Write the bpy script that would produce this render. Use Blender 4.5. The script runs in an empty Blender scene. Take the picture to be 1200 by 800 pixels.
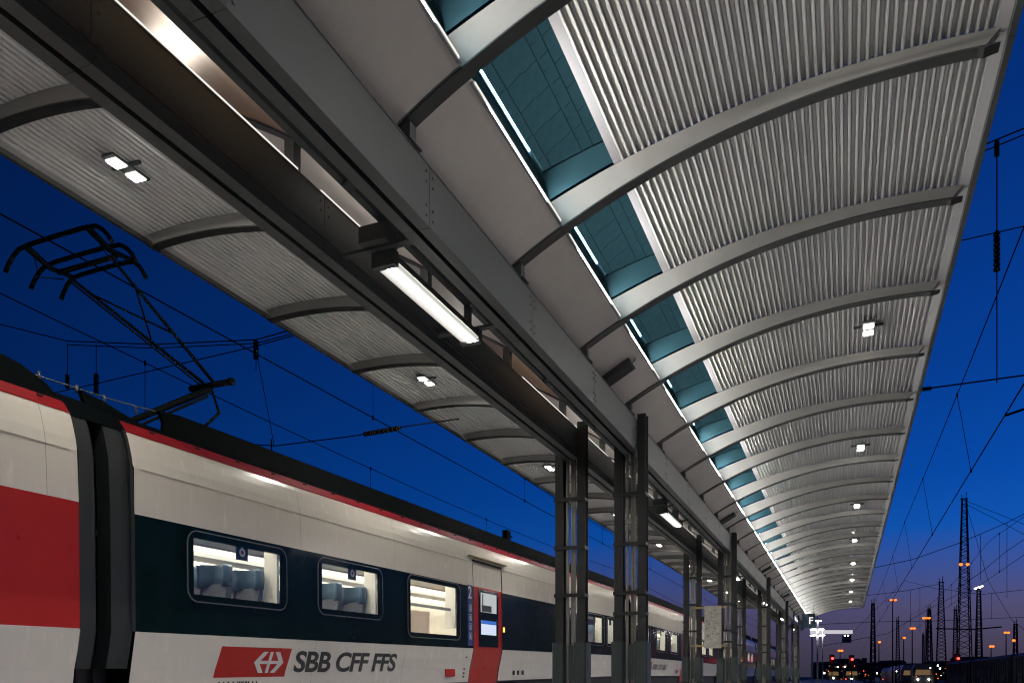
import bpy, math, random
from mathutils import Vector, Matrix
R = math.radians
random.seed(7)
scene = bpy.context.scene
COL = scene.collection

# ------------------------------------------------------------------ camera, sky, light, exposure
CAM_H = 0.75                     # lens height above the platform paving
YAW = 22.76
cd = bpy.data.cameras.new('camera')
cam = bpy.data.objects.new('camera', cd); COL.objects.link(cam)
cam.location = (0, 0, CAM_H)
cam.rotation_euler = (R(90), 0, R(YAW))
cd.sensor_width = 36.0
cd.lens = 932 / 1200 * 36.0
cd.shift_y = (792 - 400) / 1200
cd.clip_start = 0.05
cd.clip_end = 5000
scene.camera = cam

world = bpy.data.worlds.new('World'); scene.world = world
world.use_nodes = True
wn, wl = world.node_tree.nodes, world.node_tree.links
wn.clear()
def wnode(t, **k):
    n = wn.new(t)
    for a, b in k.items(): setattr(n, a, b)
    return n
tc = wnode('ShaderNodeTexCoord')
sep = wnode('ShaderNodeSeparateXYZ'); wl.new(tc.outputs['Generated'], sep.inputs[0])
ramp = wnode('ShaderNodeValToRGB')
wl.new(sep.outputs['Z'], ramp.inputs[0])
el = ramp.color_ramp.elements
stops = [(0.00, (.048, .042, .070)), (0.035, (.072, .060, .112)), (0.080, (.088, .084, .200)), (0.125, (.045, .095, .36)),
         (0.165, (.004, .100, .50)), (0.22, (.001, .078, .45)), (0.32, (.001, .056, .35)), (0.48, (.001, .038, .255)), (0.75, (.001, .022, .14)), (1.0, (.001, .015, .10))]
el[0].position, el[0].color = stops[0][0], (*stops[0][1], 1)
el[1].position, el[1].color = stops[-1][0], (*stops[-1][1], 1)
for p, c in stops[1:-1]:
    e = el.new(p); e.color = (*c, 1)
# twilight is brighter towards where the sun went down (to the right)
dot = wnode('ShaderNodeVectorMath', operation='DOT_PRODUCT'); wl.new(tc.outputs['Generated'], dot.inputs[0])
SUNAZ = R(55)
dot.inputs[1].default_value = (math.sin(SUNAZ), math.cos(SUNAZ), 0)
mad = wnode('ShaderNodeMath', operation='MULTIPLY_ADD'); wl.new(dot.outputs['Value'], mad.inputs[0])
mad.inputs[1].default_value = 0.58; mad.inputs[2].default_value = 0.47
mulc = wnode('ShaderNodeVectorMath', operation='SCALE'); wl.new(ramp.outputs[0], mulc.inputs[0]); wl.new(mad.outputs[0], mulc.inputs['Scale'])
bg = wnode('ShaderNodeBackground'); wl.new(mulc.outputs[0], bg.inputs[0]); bg.inputs[1].default_value = 0.80
# a trace of physical dusk sky under it
sky = wnode('ShaderNodeTexSky', sky_type='NISHITA', sun_disc=False)
sky.sun_elevation = R(-4); sky.sun_rotation = SUNAZ
bg2 = wnode('ShaderNodeBackground'); wl.new(sky.outputs[0], bg2.inputs[0]); bg2.inputs[1].default_value = 0.02
add = wnode('ShaderNodeAddShader'); wl.new(bg.outputs[0], add.inputs[0]); wl.new(bg2.outputs[0], add.inputs[1])
out = wnode('ShaderNodeOutputWorld'); wl.new(add.outputs[0], out.inputs[0])

sd = bpy.data.lights.new('dusk_sun', 'SUN'); sd.energy = 0.01; sd.angle = R(20); sd.color = (1, .7, .6)
so = bpy.data.objects.new('dusk_sun', sd); COL.objects.link(so)
so.rotation_euler = (R(86), 0, R(180) - SUNAZ)

vs = scene.view_settings
vs.view_transform = 'Standard'; vs.look = 'None'; vs.exposure = 0.30; vs.gamma = 1.0; vs.use_curve_mapping = False
scene.cycles.use_denoising = True
scene.cycles.max_bounces = 7
scene.cycles.filter_width = 1.15
scene.cycles.adaptive_threshold = .006
scene.cycles.sample_clamp_indirect = 6.0

UPLIGHT = 900.0        # strip lights along the soffit edge
DOWN = 800.0          # small square downlights
DOWN_R = 1500.0       # the stronger row over the open platform
HANG = 62.0           # hanging fluorescent lamps
CABIN = 13.0           # train ceiling lights

# ------------------------------------------------------------------ materials
MATS = {}
def mat(name, color, rough=.5, metal=0., var=.12, scale=4., bump=.0, bscale=60., coat=0., spec=.5, stretch=None, emit=None, estr=0., tint=.0):
    if name in MATS: return MATS[name]
    m = bpy.data.materials.new(name); m.use_nodes = True
    nt = m.node_tree; N, L = nt.nodes, nt.links
    b = N['Principled BSDF']
    b.inputs['Roughness'].default_value = rough
    b.inputs['Metallic'].default_value = metal
    b.inputs['Specular IOR Level'].default_value = spec
    if coat: b.inputs['Coat Weight'].default_value = coat; b.inputs['Coat Roughness'].default_value = .04
    t = N.new('ShaderNodeTexCoord'); src = t.outputs['Object']
    if stretch:
        mp = N.new('ShaderNodeMapping'); mp.inputs['Scale'].default_value = stretch
        L.new(src, mp.inputs[0]); src = mp.outputs[0]
    nz = N.new('ShaderNodeTexNoise'); nz.inputs['Scale'].default_value = scale; nz.inputs['Detail'].default_value = 6
    nz.inputs['Roughness'].default_value = .65
    L.new(src, nz.inputs['Vector'])
    mr = N.new('ShaderNodeMapRange'); mr.inputs[1].default_value = .25; mr.inputs[2].default_value = .75
    mr.inputs[3].default_value = 1 - var; mr.inputs[4].default_value = 1 + var
    L.new(nz.outputs[0], mr.inputs[0])
    vm = N.new('ShaderNodeVectorMath'); vm.operation = 'SCALE'; vm.inputs[0].default_value = color
    oi = N.new('ShaderNodeObjectInfo'); om = N.new('ShaderNodeMapRange'); om.inputs[3].default_value = 1 - tint; om.inputs[4].default_value = 1 + tint
    L.new(oi.outputs['Random'], om.inputs[0]); tm = N.new('ShaderNodeMath'); tm.operation = 'MULTIPLY'
    L.new(mr.outputs[0], tm.inputs[0]); L.new(om.outputs[0], tm.inputs[1]); L.new(tm.outputs[0], vm.inputs['Scale']); L.new(vm.outputs[0], b.inputs['Base Color'])
    mr2 = N.new('ShaderNodeMapRange'); mr2.inputs[1].default_value = .3; mr2.inputs[2].default_value = .7
    mr2.inputs[3].default_value = max(.02, rough - .08); mr2.inputs[4].default_value = min(1, rough + .08)
    L.new(nz.outputs[0], mr2.inputs[0]); L.new(mr2.outputs[0], b.inputs['Roughness'])
    if bump:
        n2 = N.new('ShaderNodeTexNoise'); n2.inputs['Scale'].default_value = bscale; n2.inputs['Detail'].default_value = 3
        L.new(t.outputs['Object'], n2.inputs['Vector'])
        bp = N.new('ShaderNodeBump'); bp.inputs['Strength'].default_value = bump; bp.inputs['Distance'].default_value = .01
        L.new(n2.outputs[0], bp.inputs['Height']); L.new(bp.outputs[0], b.inputs['Normal'])
    if emit:
        b.inputs['Emission Color'].default_value = (*emit, 1); b.inputs['Emission Strength'].default_value = estr
    MATS[name] = m
    return m
def emitter(name, color, strength):
    if name in MATS: return MATS[name]
    m = bpy.data.materials.new(name); m.use_nodes = True
    N, L = m.node_tree.nodes, m.node_tree.links
    N.clear()
    e = N.new('ShaderNodeEmission'); e.inputs[0].default_value = (*color, 1); e.inputs[1].default_value = strength
    o = N.new('ShaderNodeOutputMaterial'); L.new(e.outputs[0], o.inputs[0])
    MATS[name] = m
    return m
def glassy(name, tint, refl_tint, base, ior=1.5, rough=0.):
    """thin pane: clear tinted see-through + mirror reflection (base = reflection at straight view)"""
    if name in MATS: return MATS[name]
    m = bpy.data.materials.new(name); m.use_nodes = True
    N, L = m.node_tree.nodes, m.node_tree.links
    N.clear()
    tr = N.new('ShaderNodeBsdfTransparent'); tr.inputs[0].default_value = (*tint, 1)
    gl = N.new('ShaderNodeBsdfGlossy'); gl.inputs[0].default_value = (*refl_tint, 1); gl.inputs['Roughness'].default_value = rough
    fr = N.new('ShaderNodeFresnel'); fr.inputs[0].default_value = ior
    ma = N.new('ShaderNodeMath'); ma.operation = 'ADD'; ma.use_clamp = True; ma.inputs[1].default_value = base
    L.new(fr.outputs[0], ma.inputs[0])
    mx = N.new('ShaderNodeMixShader'); L.new(ma.outputs[0], mx.inputs[0]); L.new(tr.outputs[0], mx.inputs[1]); L.new(gl.outputs[0], mx.inputs[2])
    o = N.new('ShaderNodeOutputMaterial'); L.new(mx.outputs[0], o.inputs[0])
    MATS[name] = m
    return m

M_STEEL = mat('painted_steel', (.054, .061, .061), .5, .1, .35, 90., .25, 160.)
M_RIB = mat('rib_paint', (.23, .227, .22), .38, .25, .08, 3., .05, 200.)
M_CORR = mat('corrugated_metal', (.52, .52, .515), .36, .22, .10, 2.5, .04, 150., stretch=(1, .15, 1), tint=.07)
M_CORRL = mat('corrugated_metal_left', (.76, .76, .75), .4, .12, .08, 2.5, .04, 150., stretch=(1, .15, 1), tint=.06)  # same sheets as the right wing; paler colour makes up for missing light
M_SOFF = mat('soffit_panel', (.62, .575, .53), .5, .0, .10, 1.6, .03, 120., tint=.06)
M_SOFF_REFL = mat('soffit_warm_reflection', (.40, .25, .13), .36, .35, .10, .8)  # warm reflection on the soffit, put into the panel colour
M_FLASH = mat('flashing', (.30, .30, .32), .45, .3, .06, 3.)
M_GALV = mat('galvanised_pipe', (.26, .25, .225), .5, .25, .15, 8.)
M_COLM = mat('column_paint', (.014, .016, .016), .5, .1, .3, 60., .15, 160.)
M_GREEN = mat('sleeve_green', (.034, .050, .049), .5, .2, .2, 6., .1, 150.)
M_DARK = mat('dark_metal', (.028, .030, .031), .5, .2, .2, 6.)
M_BLACK = mat('black_rubber', (.008, .009, .010), .65, 0, .2, 8.)
M_RUBBER = mat('gangway_rubber', (.012, .016, .017), .55, 0, .22, 10., .15, 120., stretch=(1, 1, .2))
M_WHITE = mat('train_white', (.76, .71, .62), .22, .0, .035, 9., .04, 260., spec=.5, stretch=(1, 1, .2))
M_REDP = mat('train_red', (.42, .016, .012), .34, .0, .06, 3., spec=.3)
M_DARKRED = mat('stripe_red', (.28, .010, .010), .42, .0, .10, 3., spec=.25)
M_BAND = mat('band_black', (.0025, .012, .014), .13, .0, .2, 2., spec=.12)
M_ROOF = mat('train_roof', (.0012, .0028, .003), .8, 0, .25, 5., spec=.06)
M_UNDER = mat('underframe', (.020, .020, .020), .7, .1, .3, 6.)
M_SEAL = mat('window_seal', (.16, .165, .165), .4, .3, .1, 8.)
M_TEXT = mat('lettering_black', (.010, .014, .018), .35, 0, .05, 5.)
M_LOGOW = mat('lettering_white', (.72, .70, .66), .35, 0, .03, 5.)
M_INT = mat('cabin_cream', (.80, .76, .68), .5, 0, .03, 3.)
M_INTG = mat('cabin_grey', (.34, .34, .33), .5, .2, .06, 5.)
M_SEATB = mat('seat_leather', (.085, .15, .20), .42, 0, .12, 9., .05, 60.)
M_SEATG = mat('seat_fabric', (.10, .106, .12), .85, 0, .25, 90.)
M_BLUE = mat('sign_blue', (.010, .030, .17), .4, 0, .05, 4.)
M_SIGN = mat('sign_navy', (.006, .025, .045), .35, 0, .05, 4.)
M_YEL = mat('brass_trim', (.33, .27, .13), .4, .5, .15, 8.)
M_WIRE = mat('wire', (.004, .004, .005), .9, 0, .02, 1., spec=.1)
M_CERAM = mat('insulator', (.022, .016, .013), .3, 0, .15, 8.)
M_PANTO = mat('pantograph_metal', (.016, .021, .019), .9, 0, .02, 1., spec=.06)
M_MAST = mat('mast_steel', (.020, .020, .022), .7, .2, .3, 3.)
M_PAVE = mat('paving_concrete', (.50, .50, .48), .9, 0, .12, 5., .15, 90., spec=.1)
M_PAVE2 = mat('paving_tactile', (.62, .61, .59), .6, 0, .08, 8., .2, 70.)
M_JOINT = mat('paving_joint', (.07, .075, .075), .8, 0, .2, 20.)
M_LINE = mat('white_line', (.75, .75, .73), .6, 0, .08, 12.)
M_BALL = mat('ballast', (.075, .068, .062), .95, 0, .5, 14., .8, 22.)
M_GROUND = mat('yard_ground', (.030, .028, .026), .95, 0, .4, .6, .4, 6.)
M_RAIL = mat('rail_steel', (.22, .20, .19), .35, .8, .2, 6.)
M_GLASS = glassy('roof_glass', (.05, .15, .21), (.065, .17, .225), .07, 1.5)
M_WIN = glassy('train_glass', (.80, .84, .82), (.9, .95, 1), .02, 1.45)
M_TUBE = emitter('fluorescent', (1, .97, .92), HANG)
M_STRIP = emitter('strip_light', (1, .96, .90), UPLIGHT)
M_FILL_LEFT = emitter('added_fill_left', (1, .96, .90), UPLIGHT * .12)  # added fill for the dim left wing, no lamp there
M_LED = emitter('downlight_led', (1, .94, .85), DOWN)
M_LEDR = emitter('downlight_led_bright', (1, .94, .85), DOWN_R)
M_CABIN = emitter('cabin_light', (1, .93, .82), CABIN)
M_SCREEN = emitter('door_screen', (.72, .80, 1.0), .75)
M_SCREENB = emitter('screen_blue', (.05, .16, .55), .8)
M_SODIUM = emitter('sodium_lamp', (1, .145, .016), 2.4)
M_REDL = emitter('red_signal', (1, .03, .02), 9.)
M_WHITEL = emitter('white_lamp', (1, .97, .90), 14.)
M_AMBER = emitter('amber_lamp', (1, .45, .06), 3.)
M_DIMW = emitter('dim_window', (1, .62, .30), .12)

# ------------------------------------------------------------------ mesh helpers
class MB:
    def __init__(s): s.v = []; s.f = []; s.sm = []
    def add(s, vs, fs, smooth=False):
        n = len(s.v); s.v += [tuple(p) for p in vs]; s.f += [tuple(i + n for i in q) for q in fs]; s.sm += [smooth] * len(fs); return s
    def box(s, x0, x1, y0, y1, z0, z1):
        return s.add([(x0, y0, z0), (x1, y0, z0), (x1, y1, z0), (x0, y1, z0), (x0, y0, z1), (x1, y0, z1), (x1, y1, z1), (x0, y1, z1)],
                     [(0, 3, 2, 1), (4, 5, 6, 7), (0, 1, 5, 4), (1, 2, 6, 5), (2, 3, 7, 6), (3, 0, 4, 7)])
    def quad(s, a, b, c, d): return s.add([a, b, c, d], [(0, 1, 2, 3)])
    def prism(s, poly, axis, a0, a1):
        """poly: list of 2-D points; extruded along axis from a0 to a1. axis 'x' -> (y,z), 'y' -> (x,z), 'z' -> (x,y)"""
        def P(p, a): return {'x': (a, p[0], p[1]), 'y': (p[0], a, p[1]), 'z': (p[0], p[1], a)}[axis]
        n = len(poly)
        vs = [P(p, a0) for p in poly] + [P(p, a1) for p in poly]
        return s.add(vs, [tuple(range(n)), tuple(range(2 * n - 1, n - 1, -1))] + [(i, (i + 1) % n, n + (i + 1) % n, n + i) for i in range(n)])
    def tube(s, pts, r, n=8, cap=True, r2=None):
        pts = [Vector(p) for p in pts]; m = len(pts); vs = []
        for i, p in enumerate(pts):
            t = (pts[min(i + 1, m - 1)] - pts[max(i - 1, 0)]).normalized()
            u = t.cross(Vector((0, 0, 1)))
            if u.length < 1e-3: u = t.cross(Vector((1, 0, 0)))
            u.normalize(); w = t.cross(u)
            rr = r if r2 is None else r + (r2 - r) * i / (m - 1)
            vs += [p + (u * math.cos(2 * math.pi * k / n) + w * math.sin(2 * math.pi * k / n)) * rr for k in range(n)]
        fs = [(i * n + k, i * n + (k + 1) % n, (i + 1) * n + (k + 1) % n, (i + 1) * n + k) for i in range(m - 1) for k in range(n)]
        s.add(vs, fs, n > 4)
        if cap:
            k0 = len(s.v) - len(vs)
            s.f += [tuple(k0 + k for k in range(n))[::-1], tuple(k0 + (m - 1) * n + k for k in range(n))]; s.sm += [False, False]
        return s
    def bar(s, a, b, w, h=None):
        """square bar between two points"""
        return s.tube([a, b], w / 1.414, 4)
    def lathe(s, c, prof, n=12):
        """vertical lathe; prof: (r, z)"""
        vs = [(c[0] + r * math.cos(2 * math.pi * k / n), c[1] + r * math.sin(2 * math.pi * k / n), c[2] + z) for r, z in prof for k in range(n)]
        return s.add(vs, [(i * n + k, i * n + (k + 1) % n, (i + 1) * n + (k + 1) % n, (i + 1) * n + k) for i in range(len(prof) - 1) for k in range(n)], True)
    def mesh(s, name, m):
        me = bpy.data.meshes.new(name); me.from_pydata(s.v, [], s.f); me.materials.append(m)
        me.polygons.foreach_set('use_smooth', s.sm); me.update()
        return me
    def build(s, name, m, parent=None, loc=None, bevel=0):
        return inst(name, s.mesh(name, m), parent, loc, bevel)
def inst(name, me, parent=None, loc=None, bevel=0):
    o = bpy.data.objects.new(name, me); COL.objects.link(o)
    if parent is not None: o.parent = parent
    if loc is not None: o.location = loc
    if bevel:
        b = o.modifiers.new('bevel', 'BEVEL'); b.width = bevel; b.segments = 2; b.limit_method = 'ANGLE'
    return o
def tag(o, label=None, cat=None, group=None, kind=None):
    if label: o['label'] = label
    if cat: o['category'] = cat
    if group: o['group'] = group
    if kind: o['kind'] = kind
    return o
def thing(name, label, cat, loc=(0, 0, 0), group=None, rz=0):
    o = bpy.data.objects.new(name, None); COL.objects.link(o); o.location = loc; o.rotation_euler = (0, 0, rz)
    o.empty_display_size = .2
    return tag(o, label, cat, group)
def struct(o): return tag(o, kind='structure')
def copy_tree(o, parent=None):
    c = o.copy(); COL.objects.link(c); c.parent = parent
    for ch in list(o.children): copy_tree(ch, c)
    return c
def text_mesh(txt, size, shear=0., bold=0., extrude=.002, spacing=1.0, squeeze=1.0):
    """flat lettering in the XY plane, baseline left at the origin; returns verts, faces, width"""
    c = bpy.data.curves.new('lettering', 'FONT'); c.body = txt; c.size = size; c.shear = shear; c.offset = bold
    c.extrude = extrude; c.space_character = spacing; c.resolution_u = 4
    o = bpy.data.objects.new('lettering', c); COL.objects.link(o)
    dg = bpy.context.evaluated_depsgraph_get()
    me = o.evaluated_get(dg).to_mesh()
    vs = [(v.co.x * squeeze, v.co.y, v.co.z) for v in me.vertices]; fs = [tuple(p.vertices) for p in me.polygons]
    bpy.data.objects.remove(o)
    w = max([v[0] for v in vs] or [0])
    return vs, fs, w
ORD = ['nearest', 'second nearest', 'third nearest', 'fourth nearest', 'fifth nearest', 'sixth nearest', 'seventh nearest', 'eighth nearest',
       'ninth nearest', 'tenth nearest', 'eleventh nearest', 'twelfth nearest', 'thirteenth nearest']
TH = math.atan(391 / 932); CT, ST = math.cos(TH), math.sin(TH)
def px(x, y, d):
    """world point seen at photo pixel (x, y) at camera depth d (used to survey far things)"""
    a, b = (x - 600) / 932 * d, (792 - y) / 932 * d
    return Vector((a * CT - d * ST, a * ST + d * CT, b + CAM_H))
def H(z): return z + CAM_H

# ------------------------------------------------------------------ ground, tracks, platform
g = MB(); g.quad((-900, -300, -1.12), (900, -300, -1.12), (900, 2500, -1.12), (-900, 2500, -1.12))
struct(g.build('ground', M_GROUND))
PX0, PX1, PY0, PY1 = -8.02, 1.62, -25, 230
def track(xc, label, y0=-30, y1=400):
    b = MB(); b.prism([(xc - 2.2, -1.11), (xc - 1.55, -.80), (xc + 1.55, -.80), (xc + 2.2, -1.11)], 'y', y0, y1)
    bed = struct(b.build('ballast_bed', M_BALL))
    for sx in (-1, 1):
        r = MB(); x = xc + sx * .75
        r.prism([(x - .07, -.78), (x + .07, -.78), (x + .02, -.74), (x + .02, -.65), (x + .037, -.64), (x + .037, -.60), (x - .037, -.60), (x - .037, -.64), (x - .02, -.65), (x - .02, -.74)], 'y', y0, y1)
        r.build('rail', M_RAIL, bed)
track(-9.65, 'train'); track(3.3, 'empty'); track(8.0, 'empty')
p = MB(); p.box(PX0, PX1, PY0, PY1, -1.1, -.045)
plat = struct(p.build('platform', M_JOINT))
# paving slabs: 0.4 x 0.6, running bond; the ones mirrored in the roof glass are separate pieces
sw, sl = .40, .60
slab = MB(); slab.box(0, sw - .012, 0, sl - .012, -.044, 0); slab_me = slab.mesh('paving_slab', M_PAVE)
tact = MB(); tact.box(0, sw - .012, 0, sl - .012, -.044, 0.001)
for i in range(7): tact.box(.03 + i * .052, .05 + i * .052, .01, sl - .03, 0.0008, .006)
tact_me = tact.mesh('tactile_slab', M_PAVE2)
cols_ = [PX0 + .02 + i * sw for i in range(24)]
rest = MB(); rest2 = MB()
near = []
for i, x in enumerate(cols_):
    for j in range(-38, 370):
        y = j * sl + (.3 if i % 2 else 0)
        if not (PY0 + .1 < y < PY1 - .7): continue
        tac = i in (21, 22)
        if 10.5 < y < 22.6 and i >= 11: near.append((x, y, tac))
        elif y < 60:
            if tac: rest2.box(x, x + sw - .012, y, y + sl - .012, -.044, .001)
            else: rest.box(x, x + sw - .012, y, y + sl - .012, -.044, 0)
for x, y, tac in near:
    inst('tactile_slab' if tac else 'paving_slab', tact_me if tac else slab_me, plat, (x, y, 0))
tag(rest.build('paving_field', M_PAVE, plat), kind='stuff'); tag(rest2.build('tactile_field', M_PAVE2, plat), kind='stuff')
far_p = MB(); far_p.box(PX0 + .02, PX1 - .02, 60.2, PY1 - .1, -.044, 0); far_p.build('far_paving', M_PAVE, plat)
ln = MB(); ln.box(.98, 1.10, PY0 + .2, PY1 - .3, .0015, .0095); ln.build('white_line', M_LINE, plat)
ed = MB(); ed.box(PX1 - .0, PX1 + .06, PY0, PY1, -.30, .012); ed.box(PX0 - .06, PX0, PY0, PY1, -.30, .012); ed.build('platform_edge', M_PAVE2, plat)

# ------------------------------------------------------------------ canopy
BAY = 2.2
RIBS = [7.4 + BAY * k for k in range(-4, 27)]
Y_END = RIBS[-1] + .25
def arc(x, xa, za, r): return za - (r - math.sqrt(r * r - (x - xa) ** 2))
def botR(x): return arc(x, .5, 5.06, 7.1)
def topR(x): return arc(x, .4, 5.20, 8.85)
def botL(x): return arc(x, -7.55, 5.33, 6.25)
def topL(x): return arc(x, -7.5, 5.49, 7.1)
XR, XL, XM = 1.20, -8.05, -3.58
canopy = thing('platform_canopy', 'long station canopy with curved grey ribs and corrugated metal wings over the platform', 'canopy', (XM, 0, 0))
def cpart(mb, name, m, loc=(0, 0, 0), bevel=0):
    return mb.build(name, m, canopy, (loc[0] - XM, loc[1], loc[2]), bevel)
def cinst(name, me, loc=(0, 0, 0)):
    return inst(name, me, canopy, (loc[0] - XM, loc[1], loc[2]))
# ribs: box web with a slightly wider bottom flange, tapering to the tip
def rib_mesh(side):
    parts = []
    xs = [XM + (XR - .06 - XM) * i / 30 for i in range(31)] if side > 0 else [XM + (XL + .06 - XM) * i / 26 for i in range(27)]
    bot, top = (botR, topR) if side > 0 else (botL, topL)
    for w, lo, hi in ((.055, lambda x: bot(x) + .014, lambda x: max(top(x) - .004, bot(x) + .03)), (.062, bot, lambda x: bot(x) + .014)):
        b = MB(); n = len(xs); vs = []
        for i, x in enumerate(xs):
            zl, zh = lo(x), hi(x)
            if i >= n - 2 and w < .06: pass
            vs += [(x, -w, zl), (x, w, zl), (x, w, zh), (x, -w, zh)]
        if True:   # oblique cut at the tip
            for k in (0, 1): vs[-4 + k] = (xs[-1] - side * .11, vs[-4 + k][1], vs[-4 + k][2])
        fs = [(i * 4 + k, i * 4 + (k + 1) % 4, (i + 1) * 4 + (k + 1) % 4, (i + 1) * 4 + k) for i in range(n - 1) for k in range(4)]
        fs += [(3, 2, 1, 0), tuple((n - 1) * 4 + k for k in range(4))]
        b.add([(v[0], v[1], H(v[2])) for v in vs], [q[::-1] for q in fs])
        parts.append(b.mesh('rib', M_RIB) if w < .06 else b.mesh('bottom_flange', M_FLANGE))
    return parts
M_FLANGE = mat('rib_flange', (.022, .024, .025), .5, .1, .2, 6.)
ribR, ribL = rib_mesh(1), rib_mesh(-1)
for y in RIBS:
    for web, flange in (ribR, ribL):
        o = cinst('rib', web, (0, y, 0)); inst('bottom_flange', flange, o)
# corrugated sheets: trapezoid ridges running along the platform
PITCH = .067
def corr_mesh(x0, x1, top, L=BAY - .006, PITCH=.067, prof=None, m=None):
    b = MB(); pts = []
    s, x = 0., x0
    prof = prof or [(0, 0), (.019, 0), (.031, .050), (.053, .050), (.067, 0)]
    u = 0.
    def pt(xx, h):
        e = .01; dz = (top(xx + e) - top(xx - e)) / (2 * e); n = math.hypot(1, dz)
        return (xx - dz / n * h, H(top(xx) + h / n))
    x = x0
    while x < x1 - PITCH:
        dz = (top(x + .02) - top(x)) / .02; k = 1 / math.hypot(1, dz)
        for a, h in prof[:4]: pts.append(pt(x + a * k * PITCH / .067, h))
        x += PITCH * k
    pts.append(pt(x, 0)); pts.append(pt(x1, 0))
    vs = [(p[0], 0, p[1]) for p in pts] + [(p[0], L, p[1]) for p in pts]; n = len(pts)
    b.add(vs, [(i, i + 1, n + i + 1, n + i) for i in range(n - 1)])
    return b.mesh('corrugated_sheet', m or M_CORR)
XG0, XG1 = -3.02, -2.03       # roof glazing strip, right wing
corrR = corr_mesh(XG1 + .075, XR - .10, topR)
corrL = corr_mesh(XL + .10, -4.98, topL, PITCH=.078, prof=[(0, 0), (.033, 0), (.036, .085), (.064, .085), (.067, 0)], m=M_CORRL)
def strip_mesh(name, x0, x1, fn, m, off=0., L=BAY - .006, n=6, th=0.):
    b = MB(); xs = [x0 + (x1 - x0) * i / n for i in range(n + 1)]
    lo = [(x, H(fn(x) + off)) for x in xs]
    if th: b.prism(lo + [(x, z + th) for x, z in lo[::-1]], 'y', 0, L)
    else: b.add([(x, 0, z) for x, z in lo] + [(x, L, z) for x, z in lo], [(i, i + 1, n + 2 + i, n + 1 + i) for i in range(n)])
    return b.mesh(name, m)
flashR = strip_mesh('flashing', XG1, XG1 + .073, topR, M_FLASH, .0, th=.02)
edgeR = strip_mesh('edge_strip', XR - .097, XR - .004, topR, M_CORR, -.004, th=.012)
fasR = MB(); fasR.box(XR, XR + .05, 0, BAY - .006, H(topR(XR) - .055), H(topR(XR) + .09)); fasR = fasR.mesh('edge_fascia', M_STEEL)
edgeL = strip_mesh('edge_strip', XL + .004, XL + .097, topL, M_CORR, -.004, th=.012)
fasL = MB(); fasL.box(XL - .05, XL, 0, BAY - .006, H(topL(XL) - .055), H(topL(XL) + .09)); fasL = fasL.mesh('edge_fascia', M_STEEL)
glassR = strip_mesh('glass_pane', XG0, XG1 - .004, topR, M_GLASS, .012, L=BAY - .03)
TRX = -2.555                   # edge of the soffit panels on the right wing
soffR = strip_mesh('soffit_panel', -3.50, TRX, botR, M_SOFF, .018, L=BAY - .155, th=.02)
TLX = -4.75
soffL = strip_mesh('soffit_panel', TLX, -3.66, botL, M_SOFF, .018, L=BAY - .155, th=.02)
soffL_refl = strip_mesh('soffit_panel', TLX, -3.66, botL, M_SOFF_REFL, .018, L=BAY - .155, th=.02)
glassL = strip_mesh('glass_pane', -4.97, -4.15, topL, M_GLASS, .012, L=BAY - .03)
# uplight troughs at the right soffit edge: a lit tube in a small open channel
stR = MB(); zt = H(botR(TRX)); L0 = BAY - .90
stR.quad((TRX - .004, .10, zt + .050), (TRX + .009, .10, zt + .042), (TRX + .009, .10 + L0, zt + .042), (TRX - .004, .10 + L0, zt + .050)); stR = stR.mesh('light_or_fill_strip', M_STRIP)
glR = MB(); glR.box(TRX + .0145, TRX + .020, .06, BAY - .20, zt + .024, zt + .042); glR = glR.mesh('glow_lip', emitter('glow_lip', (1, .95, .88), .85))  # lip glows by itself, in place of tube light falling on it
chR = MB(); chR.prism([(TRX - .030, zt + .012), (TRX - .030, zt + .10), (TRX - .024, zt + .10), (TRX - .024, zt + .018), (TRX + .014, zt + .018), (TRX + .014, zt + .012)], 'y', .02, BAY - .17); chR = chR.mesh('light_channel', M_FLASH)
ztl = H(botL(TLX))
fillL = MB(); fillL.quad((TLX - .012, .10, ztl + .036), (TLX + .003, .10, ztl + .046), (TLX + .003, .10 + L0, ztl + .046), (TLX - .012, .10 + L0, ztl + .036)); fillL = fillL.mesh('light_or_fill_strip', M_FILL_LEFT)  # glowing strip added only to brighten the left sheets, not a fitted lamp
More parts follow.
